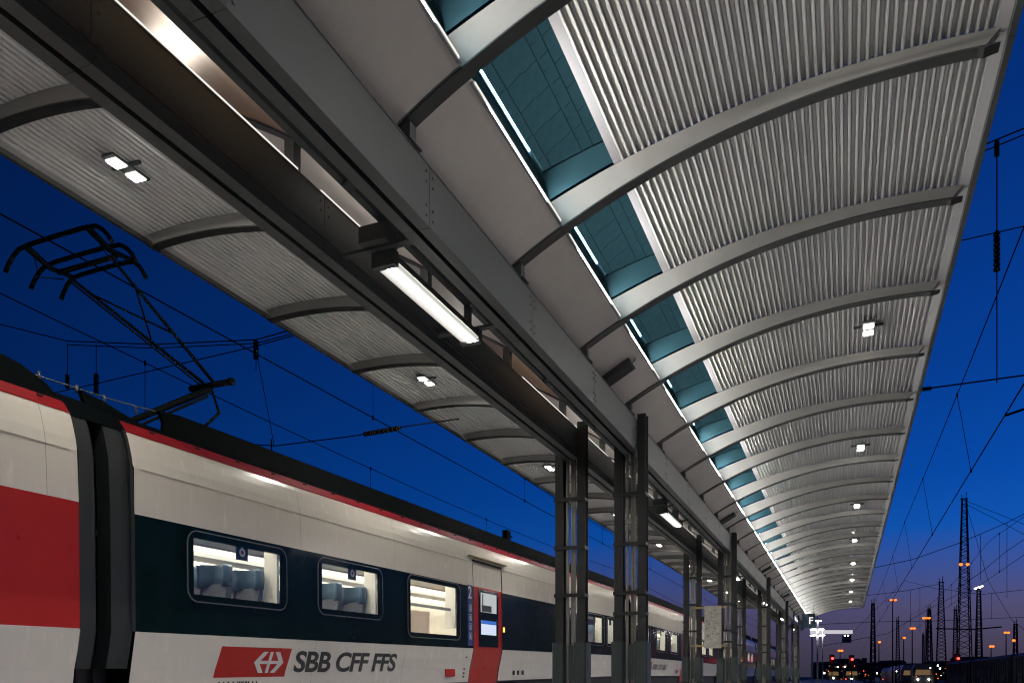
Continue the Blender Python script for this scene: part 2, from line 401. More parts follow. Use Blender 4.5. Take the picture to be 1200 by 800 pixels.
# strip along the top of the left girder, lighting the valley soffit
stM = MB(); stM.quad((-3.975, .16, H(3.984)), (-3.975, 1.95, H(3.984)), (-4.01, 1.95, H(3.990)), (-4.01, .16, H(3.990))); stM = stM.mesh('light_or_fill_strip', emitter('girder_strip', (1, .95, .90), 11.))
glM = MB(); glM.box(-3.970, -3.957, .1, 2.0, H(3.962), H(3.980)); glM = glM.mesh('glow_lip', emitter('glow_lip_girder', (1, .95, .88), .8))  # girder lip with its own glow, in place of strip light on it
for i, y in enumerate(RIBS[:-1]):
    y0 = y + .003
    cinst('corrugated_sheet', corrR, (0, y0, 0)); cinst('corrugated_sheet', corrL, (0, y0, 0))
    cinst('flashing', flashR, (0, y0, 0)); cinst('edge_strip', edgeR, (0, y0, 0)); cinst('edge_fascia', fasR, (0, y0, 0))
    cinst('edge_strip', edgeL, (0, y0, 0)); cinst('edge_fascia', fasL, (0, y0, 0))
    cinst('glass_pane', glassR, (0, y + .015, 0)); cinst('glass_pane', glassL, (0, y + .015, 0))
    cinst('soffit_panel', soffR, (0, y + .078, 0))
    warm_refl = i in (2, 5)
    o = cinst('soffit_panel', soffL_refl if warm_refl else soffL, (0, y + .078, 0))
    if warm_refl: o['label'] = 'glossy soffit panel above the girders, warm reflection painted into its colour'
    cinst('light_or_fill_strip', stR, (0, y + .35, 0)); cinst('light_channel', chR, (0, y + .078, 0))
    cinst('light_or_fill_strip', fillL, (0, y + .35, 0))
    cinst('glow_lip', glR, (0, y + .075, 0))
    if i % 5 != 4: cinst('light_or_fill_strip', stM, (0, y + .1, 0)); cinst('glow_lip', glM, (0, y + .1, 0))
gut = MB(); gut.prism([(XM - .03, H(3.80)), (XM + .03, H(3.80)), (XM + .08, H(3.92)), (XM - .08, H(3.92))], 'y', RIBS[0], Y_END); cpart(gut, 'valley_gutter', M_STEEL)
# girders: pairs of channels with a gap, in bolted segments
GZ0, GZ1 = 3.48, 3.96
def channel(x0, x1, web_right):
    b = MB(); L = BAY - .006; t = .012
    z0, z1 = H(GZ0), H(GZ1)
    if web_right: poly = [(x0, z0), (x1 + .006, z0), (x1 + .006, z0 + t), (x1, z0 + t), (x1, z1 - t), (x1 + .006, z1 - t), (x1 + .006, z1), (x0, z1), (x0, z1 - t), (x1 - t, z1 - t), (x1 - t, z0 + t), (x0, z0 + t)]
    else: poly = [(x1, z0), (x0 - .006, z0), (x0 - .006, z0 + t), (x0, z0 + t), (x0, z1 - t), (x0 - .006, z1 - t), (x0 - .006, z1), (x1, z1), (x1, z1 - t), (x0 + t, z1 - t), (x0 + t, z0 + t), (x1, z0 + t)]
    b.prism(poly, 'y', 0, L)
    xf, sg = (x1, 1) if web_right else (x0, -1)
    for yy in (.05, L - .05):
        for zz in (.07, .15, .33, .41):
            b.tube([(xf, yy, z0 + zz), (xf + sg * .009, yy, z0 + zz)], .011, 6)
    return b.mesh('girder_channel', M_STEEL)
for xc in (-3.095, -4.075):
    mr_, ml_ = channel(xc + .022, xc + .115, True), channel(xc - .115, xc - .022, False)
    for y in RIBS[:-1]:
        cinst('girder_channel', mr_, (0, y + .25, 0)); cinst('girder_channel', ml_, (0, y + .25, 0))
for xg, zz in ((-3.946, GZ0 + .10),):
    b = MB(); b.tube([(xg, RIBS[0] + .3, H(zz)), (xg, RIBS[-1], H(zz))], .010, 6); cpart(b, 'conduit', M_COLM)
# short stub posts carrying the ribs on the girders
def stub(xc, zt):
    b = MB(); b.box(xc - .045, xc + .045, -.045, .045, H(GZ1), H(zt)); b.box(xc - .08, xc + .08, -.08, .08, H(GZ1) + .0005, H(GZ1) + .012)
    return b.mesh('stub_post', M_STEEL)
sR, sL = stub(-3.03, botR(-3.03) + .005), stub(-4.09, botL(-4.09) + .005)
for y in RIBS: cinst('stub_post', sR, (0, y, 0)); cinst('stub_post', sL, (0, y, 0))

# ------------------------------------------------------------------ columns
COLY = [1.2 + 11 * k for k in range(0, 6)]
def column_parts(xc, side):
    ps = []
    for sx in (-1, 1):
        b = MB(); x = xc + sx * .185
        b.prism([(x - .066, -.085), (x + .066, -.085), (x + .066, -.070), (x + .008, -.070), (x + .008, .070), (x + .066, .070), (x + .066, .085), (x - .066, .085), (x - .066, .070), (x - .008, .070), (x - .008, -.070), (x - .066, -.070)], 'z', .016, H(4.06))
        ps.append(('post', b.mesh('post', M_COLM)))
        b = MB(); b.box(x - .12, x + .12, -.15, .15, .0005, .016); ps.append(('base_plate', b.mesh('base_plate', M_STEEL)))
        # folded guard plate round the foot of each post
        b = MB(); z0, z1 = H(-.15), H(.54)
        b.prism([(x - .082, -.16), (x + .082, -.16), (x + .10, -.13), (x + .10, .13), (x + .082, .16), (x - .082, .16), (x - .10, .13), (x - .10, -.13)], 'z', z0, z1)
        ps.append(('guard_sleeve', b.mesh('guard_sleeve', M_GREEN)))
    for k, (dx, dy, r) in enumerate(((-.055, -.03, .026), (.015, .02, .030), (.072, -.05, .022))):
        b = MB(); b.tube([(xc + dx, dy, .02), (xc + dx, dy, H(GZ0) - .002)], r, 12); ps.append(('downpipe', b.mesh('downpipe', M_GALV)))
    for z in (.95, 1.27, 2.03, 2.80) if side > 0 else (1.27, 2.03, 2.80):
        b = MB(); b.box(xc - .26, xc + .26, -.125, -.088, H(z), H(z) + .055); b.box(xc - .255, xc - .23, -.0885, .09, H(z) + .004, H(z) + .05); b.box(xc + .23, xc + .255, -.0885, .09, H(z) + .004, H(z) + .05)
        ps.append(('clamp', b.mesh('clamp', M_COLM)))
    b = MB(); b.box(xc - .10, xc + .10, -.05, .05, H(-.05), H(.50)); ps.append(('pipe_cover', b.mesh('pipe_cover', M_GREEN)))
    return ps
for side, xc, nm in ((-1, -4.075, 'train side'), (1, -3.095, 'open side')):
    ps = column_parts(0, side)
    for k, y in enumerate(COLY):
        if k == 0: continue
        t = thing('canopy_column', f'{ORD[k-1]} twin-post steel column under the {nm} girder, with downpipes and green foot guards', 'column', (xc, y, 0), 'columns under the canopy')
        for n, me in ps: inst(n, me, t)

# ------------------------------------------------------------------ lamps of the canopy
def hang_lamp():
    ps = []
    b = MB(); b.prism([(-.105, .05), (.105, .05), (.085, .125), (-.085, .125)], 'y', 0, 1.70); ps.append(('housing', b.mesh('housing', M_STEEL), []))
    b = MB()
    n = 6
    for i in range(n):
        x0, x1 = -.10 + .20 * i / n, -.10 + .20 * (i + 1) / n
        za, zb = -.012 * math.sin(math.pi * i / n), -.012 * math.sin(math.pi * (i + 1) / n)
        b.quad((x0, .05, za + .03), (x0, 1.65, za + .03), (x1, 1.65, zb + .03), (x1, .05, zb + .03))
    b.quad((-.10, .05, .03), (-.10, 1.65, .03), (-.10, 1.65, .0495), (-.10, .05, .0495)); b.quad((.10, .05, .03), (.10, 1.65, .03), (.10, 1.65, .0495), (.10, .05, .0495))
    m = diffuser_mat()
    ps.append(('diffuser', b.mesh('diffuser', m), []))
    for y0, y1 in ((-.02, .05), (1.65, 1.72)):
        b = MB(); b.box(-.112, .112, y0, y1, .004, .13); ps.append(('end_cap', b.mesh('end_cap', M_STEEL), []))
    for y in (-.03, 1.68):
        b = MB(); b.box(-.42, .42, y - .035, y + .035, .135, .160); ps.append(('bracket', b.mesh('bracket', M_STEEL), []))
    b = MB(); b.box(-.16, .10, -.14, .06, .161, .30); ps.append(('junction_box', b.mesh('junction_box', M_STEEL), []))
    for y in (.10, 1.58):
        b = MB(); b.box(-.03, .03, y, y + .06, .125, .40); ps.append(('hanger', b.mesh('hanger', M_STEEL), []))
    return ps
def diffuser_mat():
    m = bpy.data.materials.new('diffuser'); m.use_nodes = True
    N, L = m.node_tree.nodes, m.node_tree.links; N.clear()
    t = N.new('ShaderNodeTexCoord'); sp = N.new('ShaderNodeSeparateXYZ'); L.new(t.outputs['Object'], sp.inputs[0])
    # two tubes glow through a ribbed acrylic cover
    w = N.new('ShaderNodeTexWave'); w.wave_type = 'BANDS'; w.bands_direction = 'X'; w.inputs['Scale'].default_value = 3.2; w.inputs['Distortion'].default_value = .4
    L.new(t.outputs['Object'], w.inputs['Vector'])
    ab = N.new('ShaderNodeMath'); ab.operation = 'ABSOLUTE'; 
    off = N.new('ShaderNodeMath'); off.operation = 'SUBTRACT'; off.inputs[1].default_value = .02; L.new(sp.outputs['X'], off.inputs[0]); L.new(off.outputs[0], ab.inputs[0])
    mr = N.new('ShaderNodeMapRange'); mr.inputs[1].default_value = .012; mr.inputs[2].default_value = .048; mr.inputs[3].default_value = HANG * 3.2; mr.inputs[4].default_value = .62
    L.new(ab.outputs[0], mr.inputs[0])
    mu = N.new('ShaderNodeMath'); mu.operation = 'MULTIPLY_ADD'; mu.inputs[1].default_value = .5; mu.inputs[2].default_value = .75
    L.new(w.outputs['Fac'], mu.inputs[0])
    m2 = N.new('ShaderNodeMath'); m2.operation = 'MULTIPLY'; L.new(mr.outputs[0], m2.inputs[0]); L.new(mu.outputs[0], m2.inputs[1])
    e = N.new('ShaderNodeEmission'); e.inputs[0].default_value = (1, .965, .90, 1); L.new(m2.outputs[0], e.inputs[1])
    o = N.new('ShaderNodeOutputMaterial'); L.new(e.outputs[0], o.inputs[0])
    return m
hl = hang_lamp()
for k in range(-1, 6):
    y = 5.75 + 11 * k
    t = thing('hanging_lamp', f'{ORD[k] if k >= 0 else "overhead"} long fluorescent lamp hung between the two girders', 'lamp', (XM, y, H(3.435)), 'fluorescent lamps between the girders')
    for n, me, _ in hl: inst(n, me, t)
def downlight_parts(M_LED):
    ps = []
    b = MB(); b.box(-.085, .085, -.24, .24, .024, .05); ps.append(('plate', b.mesh('plate', M_STEEL)))
    for sy in (-1, 1):
        b = MB(); y0 = sy * .125
        for i in range(3):
            for j in range(3):
                x = -.042 + .042 * i; yy = y0 + (j - 1) * .042
                b.quad((x - .016, yy - .016, .0), (x - .016, yy + .016, .0), (x + .016, yy + .016, .0), (x + .016, yy - .016, .0))
        ps.append(('led_panel', b.mesh('led_panel', M_LED)))
        b = MB(); b.box(-.075, .075, y0 - .075, y0 + .075, .004, .0235); ps.append(('lens_frame', b.mesh('lens_frame', emitter('rim_glow', (1, .96, .9), 1.2))))  # frame given its own glow to suggest the halo round the lamp
    b = MB(); b.box(-.20, .20, -.018, .018, .05, .08); ps.append(('mounting_bar', b.mesh('mounting_bar', M_STEEL)))
    return ps
dlps = {1: downlight_parts(M_LEDR), -1: downlight_parts(M_LED)}
for side, xd, fn, nm in ((1, .31, topR, 'right wing over the open platform'), (-1, -7.1, topL, 'left wing above the train')):
    n = 0
    for k in range(-1, 9):
        y = 6.25 + 6.6 * k + (0 if side < 0 else .05)
        vis = k + 1 - (1 if side < 0 else 2)
        t = thing('downlight', f'{ORD[vis] if vis >= 0 else ("overhead", "rearmost")[-vis-1]} square downlight on the {nm}', 'downlight', (xd, y, H(fn(xd)) - .083), 'square downlights on the canopy')
        t.rotation_euler = (0, -math.atan((fn(xd + .05) - fn(xd - .05)) / .1), 0)
        for nme, me in dlps[side]: inst(nme, me, t)
        n += 1
# loudspeaker boxes on the soffit
for k, y in enumerate((10.65, 21.6, 32.6, 43.6)):
    t = thing('loudspeaker', f'{ORD[k]} dark flat loudspeaker box on the grey soffit panels', 'loudspeaker', (-2.90, y, H(botR(-2.90)) + .01), 'loudspeakers on the soffit')
    sl_ = math.atan((botR(-2.85) - botR(-2.95)) / .1); t.rotation_euler = (0, -sl_, 0)
    b = MB(); b.box(-.28, .22, -.14, .14, -.075, -.002); b.build('housing', M_DARK, t, bevel=.008)
    b = MB(); b.box(-.25, .19, -.115, .115, -.082, -.0755); b.build('grille', M_BLACK, t)
    b = MB(); b.tube([(.22, .02, -.03), (.27, .02, -.02), (.29, .02, .0)], .01, 6); b.build('cable', M_FLASH, t)

# ------------------------------------------------------------------ signs on the platform
t = thing('notice_board', 'weathered pale notice board on two rails between the second pair of columns', 'notice board', (-3.58, 23.05, 0))
b = MB(); b.box(-.50, .50, -.02, .02, H(1.93), H(1.99)); b.build('rail', M_YEL, t)
b = MB(); b.box(-.50, .50, -.02, .02, H(.84), H(.90)); b.build('rail', M_YEL, t)
M_BOARD = mat('notice_paper', (.42, .40, .35), .7, 0, .45, 9.)
b = MB(); b.box(-.13, .34, -.045, -.021, H(.80), H(2.0)); b.build('board', M_BOARD, t)
b = MB()
for q in range(26):
    x, z = random.uniform(-.1, .3), random.uniform(.9, 1.9)
    b.box(x, x + random.uniform(.01, .05), -.048, -.0455, H(z), H(z) + random.uniform(.01, .03))
b.build('marks', M_DARK, t)
t = thing('sector_sign', 'dark blue platform sector sign with white letter F under the canopy', 'sign', (-2.2, 55.0, H(3.1)))
b = MB(); b.box(-.40, .40, -.05, .05, .02, .95); b.build('panel', M_SIGN, t, bevel=.01)
vs, fs, w = text_mesh('F', .62, 0, .006)
b = MB(); b.add([(v[0] - w / 2 + .12, -.054 - v[2], v[1] + .30) for v in vs], [f for f in fs]); b.build('lettering', emitter('sign_letter', (1, 1, 1), .8), t)
for sx in (-.3, .3):
    b = MB(); b.tube([(sx, 0, .95), (sx, 0, botR(-2.2 + sx) - 3.1 + .02)], .018, 6); b.build('hanger', M_STEEL, t)
t = thing('name_sign', 'small blue sign with white bars on the open side girder', 'sign', (-2.965, 52.0, H(3.35)))
b = MB(); b.box(-.008, .05, 0, 4.2, 0, .55); b.build('panel', M_BLUE, t)
b = MB(); b.box(.0505, .055, .3, 2.3, .16, .40); b.box(.0505, .055, 2.6, 3.9, .22, .34); b.build('lettering', emitter('sign_white', (.9, .95, 1), .8), t)

# ------------------------------------------------------------------ train
ZR = -1.35                      # rail head below the lens
XT = -8.2
PROF = [(-.24, -.15), (.08, -.105), (.30, -.05), (.56, 0), (2.03, 0), (2.62, -.02), (2.75, -.04), (2.9, -.078), (3.0, -.108), (3.08, -.14)]
def xprof(z):
    if z <= PROF[0][0]: return PROF[0][1]
    for (z0, x0), (z1, x1) in zip(PROF, PROF[1:]):
        if z <= z1: return x0 + (x1 - x0) * (z - z0) / (z1 - z0)
    return PROF[-1][1]
def rise(s): return .0112 * (min(s, 32) - 7.4)
def side_cells(L, za, zb, openings):
    ss = sorted({0, L} | {v for o in openings for v in o[:2]} | {round(L * i / 8, 3) for i in range(9)})
    zs = sorted({za, zb} | {z for z, _ in PROF if za < z < zb} | {v for o in openings for v in o[2:] if za < v < zb})
    b = MB(); idx = {}
    vs = [(xprof(z), s, z - ZR) for z in zs for s in ss]; n = len(ss)
    fs = []
    for j in range(len(zs) - 1):
        for i in range(n - 1):
            sm, zm = (ss[i] + ss[i + 1]) / 2, (zs[j] + zs[j + 1]) / 2
            if any(o[0] < sm < o[1] and o[2] < zm < o[3] for o in openings): continue
            fs.append((j * n + i, j * n + i + 1, (j + 1) * n + i + 1, (j + 1) * n + i))
    b.add(vs, fs)
    return b
def rrect(s0, s1, z0, z1, r, n=5):
    pts = []
    for cx, cz, a0 in ((s1 - r, z1 - r, 0), (s0 + r, z1 - r, 90), (s0 + r, z0 + r, 180), (s1 - r, z0 + r, 270)):
        for k in range(n + 1):
            a = R(a0 + 90 * k / n); pts.append((cx + r * math.cos(a), cz + r * math.sin(a)))
    return pts
def ring(b, outer, inner, x0, x1):
    """frame between two outlines of equal count, thickness x0..x1"""
    n = len(outer)
    vs = [(x1, s, z - ZR) for s, z in outer] + [(x1, s, z - ZR) for s, z in inner] + [(x0, s, z - ZR) for s, z in outer] + [(x0, s, z - ZR) for s, z in inner]
    fs = []
    for i in range(n):
        j = (i + 1) % n
        fs += [(i, j, n + j, n + i), (i, 2 * n + i, 2 * n + j, j), (n + i, n + j, 3 * n + j, 3 * n + i)]
    b.add(vs, fs)
def seat_meshes():
    b = MB()      # back and cushion, seat faces +y
    def slab(zy, hw):
        n = len(zy)
        b.prism([(y, z) for y, z in zy], 'x', -hw, hw)
    slab([(.05, .42), (.02, .50), (-.12, 1.02), (-.21, 1.00), (-.11, .42)], .22)
    slab([(.05, .36), (.50, .38), (.53, .46), (.48, .50), (.03, .46)], .23)
    body = b.mesh('seat', M_SEATG)
    b = MB(); pts = []
    for i in range(7):
        u = -1 + 2 * i / 6; x = u * .235; yb = -.24 + .04 * abs(u); yf = -.13 + .11 * max(0, abs(u) - .35) / .65
        pts.append((x, yb, yf))
    z0, zm, z1 = 1.00, 1.16, 1.31
    vs = []
    for z, k in ((z0, 1.0), (zm, 1.03), (z1 - .04, .99), (z1, .90)):
        for x, yb, yf in pts: vs.append((x * k, yf - .03 * (z - z0), z))
        for x, yb, yf in pts[::-1]: vs.append((x * k, yb - .05 * (z - z0), z))
    n = 14
    fs = [(j * n + i, j * n + (i + 1) % n, (j + 1) * n + (i + 1) % n, (j + 1) * n + i) for j in range(3) for i in range(n)]
    fs += [tuple(range(n))[::-1], tuple(range(3 * n, 4 * n))]
    b.add(vs, fs, True)
    return body, b.mesh('headrest', M_SEATB)
SEAT_ME, HEAD_ME = seat_meshes()
M_SEAM = mat('seam', (.20, .19, .17), .6, 0, .1, 5.)
def train_car(label, s0, L, windows, doors, logo=None, red_lower=False, pitch=.0112, detail=True, fair=None):
    t = thing('train_car', label, 'train', (XT, s0, H(ZR) + (rise(s0) if s0 > -5 else rise(s0))), 'cars of the train at the platform')
    t.rotation_euler = (math.atan(pitch), 0, 0)
    wins = [(w[0] + .10, w[1] - .10, w[2] + .09, w[3] - .09) for w in windows]
    drs = [(d, d + 1.75, -.5, 2.68) for d in doors]
    ops = wins + drs
    side_cells(L, -.24, .56, drs).build('lower_side', M_WHITE, t)
    side_cells(L, .56, 2.03, ops).build('window_band', M_REDP if red_lower else M_BAND, t)
    side_cells(L, 2.03, 3.08, drs).build('upper_side', M_WHITE, t)
    # thin light trim where white meets the band
    b = MB(); b.box(.0005, .004, 0.02, L - .02, .552 - ZR, .566 - ZR); b.build('trim_line', M_WHITE, t) if not doors else None
    b = MB(); b.add([(-.14, 0, 3.08 - ZR), (-.14, L, 3.08 - ZR), (-.245, L, 3.225 - ZR), (-.245, 0, 3.225 - ZR)], [(0, 1, 2, 3)])
    b.add([(-.128, 0, 3.066 - ZR), (-.128, L, 3.066 - ZR), (-.128, L, 3.080 - ZR), (-.128, 0, 3.080 - ZR)], [(0, 1, 2, 3)])
    b.build('roof_stripe', M_DARKRED, t)
    b = MB()
    y = .45
    while y < min(L, 26):
        b.box(-.222, -.196, y, y + .07, 3.185 - ZR, 3.200 - ZR); y += .8
    b.build('stripe_vent', M_BLACK, t)
    b = MB(); pr = [(-.245, 3.225), (-.45, 3.36), (-1.0, 3.46), (-1.45, 3.48), (-1.9, 3.46), (-2.45, 3.36), (-2.655, 3.225)]
    n = len(pr); b.add([(x, 0, z - ZR) for x, z in pr] + [(x, L, z - ZR) for x, z in pr], [(i, n + i, n + i + 1, i + 1) for i in range(n - 1)], True)
    b.add([(x, 0, z - ZR) for x, z in pr] + [(-2.9, 0, 2.6 - ZR), (-2.75, 0, -.24 - ZR), (-.15, 0, -.24 - ZR), (0, 0, .56 - ZR), (0, 0, 2.6 - ZR)], [tuple(range(n + 5))])
    b.add([(x, L, z - ZR) for x, z in pr] + [(-2.9, L, 2.6 - ZR), (-2.75, L, -.24 - ZR), (-.15, L, -.24 - ZR), (0, L, .56 - ZR), (0, L, 2.6 - ZR)], [tuple(range(n + 5))])
    b.build('roof', M_ROOF, t)
    b = MB(); fx = [(-2.655, 3.225), (-2.88, 2.9), (-2.9, 2.03), (-2.9, .56), (-2.75, -.24)]
    b.add([(x, 0, z - ZR) for x, z in fx] + [(x, L, z - ZR) for x, z in fx], [(i, i + 1, 6 + i, 5 + i) for i in range(4)])
    b.build('far_side', M_WHITE, t)
    for poly in (fair or [[(.0, 3.25), (0, 3.60), (L, 3.60), (L, 3.25)]]):
        b = MB(); nn = len(poly)
        b.add([(-.36 - .25 * (z - 3.25), y, z - ZR) for y, z in poly] + [(-.42 - .25 * (z - 3.25), y, z - ZR) for y, z in poly],
              [tuple(range(nn)), tuple(range(2 * nn - 1, nn - 1, -1))] + [(i, (i + 1) % nn, nn + (i + 1) % nn, nn + i) for i in range(nn)])
        b.build('roof_fairing', M_ROOF, t)
    for yy in [v for v in (3.3, 6.25, 9.45, 12.6, 15.6, 18.2, 21.2) if v < L and not any(d - .3 < v < d + 2 for d in doors)]:
        b = MB(); zz = [2.04, 2.62, 2.75, 2.9, 3.0, 3.07]
        b.add([(xprof(z) + .0015, yy + q, z - ZR) for z in zz for q in (0, .006)], [(2 * i, 2 * i + 1, 2 * i + 3, 2 * i + 2) for i in range(5)])
        b.build('panel_seam', M_SEAM, t); b = MB()
        zz = [-.23, .08, .30, .55]
        b.add([(xprof(z) + .0015, yy + .4 + q, z - ZR) for z in zz for q in (0, .006)], [(2 * i, 2 * i + 1, 2 * i + 3, 2 * i + 2) for i in range(3)])
        b.build('panel_seam', M_SEAM, t)
    b = MB(); b.box(-.018, -.010, .1, L - .1, 2.612 - ZR, 2.622 - ZR); b.build('crease_trim', M_WHITE, t)
    b = MB(); b.box(-2.6, -.26, .3, L - .3, .28, -.26 - ZR); b.build('underframe', M_UNDER, t)
    for yb in (2.9, L - 2.9):
        b = MB()
        for dy in (-1.2, 1.2):
            for xx in (-.62, -2.12):
                b.tube([(xx - .06, yb + dy, .46), (xx + .06, yb + dy, .46)], .455, 20)
        b.box(-2.35, -.5, yb - 1.7, yb + 1.7, .35, .62); b.build('bogie', M_DARK, t)
    # windows
    for w, wi in zip(windows, wins):
        b = MB(); b.quad((-.012, wi[0], wi[2] - ZR), (-.012, wi[1], wi[2] - ZR), (-.012, wi[1], wi[3] - ZR), (-.012, wi[0], wi[3] - ZR))
        pane = b.build('window', M_WIN, t)
        o_ = rrect(*w, .17); i_ = rrect(wi[0], wi[1], wi[2], wi[3], .012)
        b = MB(); ring(b, o_, i_, -.05, .007); b.build('frame', M_BAND, pane)
        o2 = rrect(w[0] - .016, w[1] + .016, w[2] - .016, w[3] + .016, .185)
        b = MB(); ring(b, o2, o_, -.004, .010); b.build('seal', M_SEAL, pane)
    # doors
    for d in doors:
        e = .02
        b = MB(); zs = [-.24, .08, .30, .56, 1.3, 2.05]
        vs = [(xprof(z) - .012, yy, z - ZR) for z in zs for yy in (d + e, d + 1.75 - e)]
        b.add(vs, [(2 * i, 2 * i + 1, 2 * i + 3, 2 * i + 2) for i in range(5)])
        # lower step leaf below the body edge
        b.quad((-.165, d + e, -.55 - ZR), (-.165, d + 1.75 - e, -.55 - ZR), (-.162, d + 1.75 - e, -.24 - ZR), (-.162, d + e, -.24 - ZR))
        door = b.build('door', M_REDP, t)
        b = MB(); zs = [2.05, 2.62, 2.66]
        b.add([(xprof(z) - .012, yy, z - ZR) for z in zs for yy in (d + e, d + 1.75 - e)], [(0, 1, 3, 2), (2, 3, 5, 4)]); b.build('upper_panel', M_WHITE, door)
        b = MB(); b.box(-.0118, .004, d + .33, d + 1.48, .61 - ZR, 2.0 - ZR); b.build('black_glazing', M_BAND, door)
        b = MB(); b.box(.0045, .007, d + .42, d + 1.36, 1.46 - ZR, 1.93 - ZR); b.build('window', emitter('door_window', (.62, .66, .66), .62), door)
        b = MB(); b.box(.0075, .009, d + .46, d + 1.05, 1.47 - ZR, 1.63 - ZR); b.box(.0075, .009, d + .5, d + .56, 1.63 - ZR, 1.90 - ZR); b.build('handrail', M_SEATG, door)
        b = MB(); b.box(.0045, .007, d + .44, d + 1.34, .91 - ZR, 1.26 - ZR); b.build('screen', M_SCREEN, door)
        b = MB(); b.box(.0072, .009, d + .44, d + 1.34, 1.17 - ZR, 1.26 - ZR); b.build('screen_banner', M_SCREENB, door)
        b = MB()
        for yy in (d, d + 1.75 - e):
            pts = [-.24, .08, .30, .56, 2.05, 2.60]
            vs = [(xprof(z) + dx, yy + dy, z - ZR) for z in pts for dx, dy in ((-.05, 0), (.004, 0), (.004, e), (-.05, e))]
            b.add(vs, [(4 * i + k, 4 * i + (k + 1) % 4, 4 * i + 4 + (k + 1) % 4, 4 * i + 4 + k) for i in range(5) for k in range(4)])
        b.box(xprof(2.66) - .05, .002, d + .04, d + 1.71, 2.64 - ZR, 2.68 - ZR); b.build('seal', M_BLACK, door)
        b = MB(); b.box(-.03, .05, d - .22, d + 1.95, 2.735 - ZR, 2.765 - ZR); b.build('rain_gutter', M_YEL, door)
        b = MB(); b.box(.001, .006, d - .30, d - .04, .62 - ZR, 2.05 - ZR); strip = b.build('information_strip', M_BLUE, t)
        vs, fs, w_ = text_mesh('2', .40, 0, .008)
        b = MB(); b.add([(.0065 + v[2], v[0] + d - .29, v[1] + 1.74 - ZR) for v in vs], fs)
        for k in range(4):     # pictogram plates
            z = 1.50 - k * .22
            b.add([(.0072, yy, zz - ZR) for yy, zz in rrect(d - .25, d - .09, z - .07, z + .09, .03, 2)], [tuple(range(12))])
        b.build('lettering', M_LOGOW, strip)
        b = MB()
        for k in range(4):
            z = 1.50 - k * .22
            b.add([(.0085, yy, zz - ZR) for yy, zz in rrect(d - .235, d - .105, z - .055, z + .075, .02, 2)], [tuple(range(12))])
        b.build('pictogram_field', M_BLUE, strip)
        b = MB()
        for k in range(4):
            z = 1.50 - k * .22
            b.box(.0086, .010, d - .20, d - .15, z - .03, z + .05); b.box(.0086, .010, d - .17, d - .12, z - .04, z - .01)
        for v in range(len(b.v)): b.v[v] = (b.v[v][0], b.v[v][1], b.v[v][2] - ZR)
        b.build('pictogram', M_LOGOW, strip)
        b = MB(); b.box(.0005, .02, d + 1.80, d + 1.86, 1.02 - ZR, 1.14 - ZR); b.build('door_button', M_AMBER, t)
        b = MB(); b.box(xprof(.1) - .01, xprof(.1) + .006, d - 1.25, d - .78, -.10 - ZR, .07 - ZR); b.build('red_flap', M_REDP, t)
        b = MB()
        for yy in (d + 2.7, d + 3.0, d + 3.35): b.box(xprof(-.02), xprof(-.02) + .03, yy, yy + .1, -.10 - ZR, .02 - ZR)
        b.build('sockets', M_DARK, t)
        b = MB()
        for zz in (.33, .05, -.05, -.13): b.box(xprof(zz) - .002, xprof(zz) + .006, d - .33, d - .24, zz - ZR, zz + .05 - ZR)
        b.build('hatch_fittings', M_DARK, t)
    # interior
    if detail:
        b = MB()
        zc, zf = 2.42, .12
        b.quad((-.10, .2, zc - ZR), (-.10, L - .2, zc - ZR), (-2.75, L - .2, zc - ZR), (-2.75, .2, zc - ZR))
        b.quad((-2.75, .2, zf - ZR), (-2.75, L - .2, zf - ZR), (-2.75, L - .2, zc - ZR), (-2.75, .2, zc - ZR))
        b.quad((-.10, .2, zf - ZR), (-.10, L - .2, zf - ZR), (-2.75, L - .2, zf - ZR), (-2.75, .2, zf - ZR))
        b.quad((-.10, .2, 2.0 - ZR), (-.10, L - .2, 2.0 - ZR), (-.25, L - .2, zc - ZR), (-.25, .2, zc - ZR))
        b.build('cabin_lining', M_INT, t)
        b = MB()
        b.box(-1.62, -1.28, .4, L - .4, zc - .02 - ZR, zc - .008 - ZR); b.box(-.55, -.35, .4, L - .4, zc - .02 - ZR, zc - .008 - ZR); b.box(-2.5, -2.3, .4, L - .4, zc - .02 - ZR, zc - .008 - ZR)
        b.build('cabin_light', M_CABIN, t)
        b = MB()
        for xx in (-.72, -2.22):
            b.box(xx - .32, xx + .28, .5, L - .5, 2.02 - ZR, 2.04 - ZR); b.box(xx - .36 if xx > -1 else xx + .28, xx - .32 if xx > -1 else xx + .32, .5, L - .5, 2.0 - ZR, 2.07 - ZR)
        b.build('luggage_rack', M_INTG, t)
        b = MB()
        for w in windows:
            b.box(-2.745, -2.735, w[0] + .1, w[1] - .1, 1.1 - ZR, 1.85 - ZR)
        b.build('far_window', mat('far_window', (.30, .31, .32), .15, 0, .2, 3.), t)
        b = MB()
        for w in windows:
            b.box(-.30, -.05, w[1] - .16, w[1] - .11, 1.0 - ZR, 2.0 - ZR)
        b.build('window_pillar', M_INT, t)
        b = MB()
        for w in windows[:2] + windows[3:]:
            b.box(-.08, -.06, (w[0] + w[1]) / 2 - .02, (w[0] + w[1]) / 2 + .22, 1.70 - ZR, 1.93 - ZR)
        b.build('emergency_plate', M_BLACK, t)
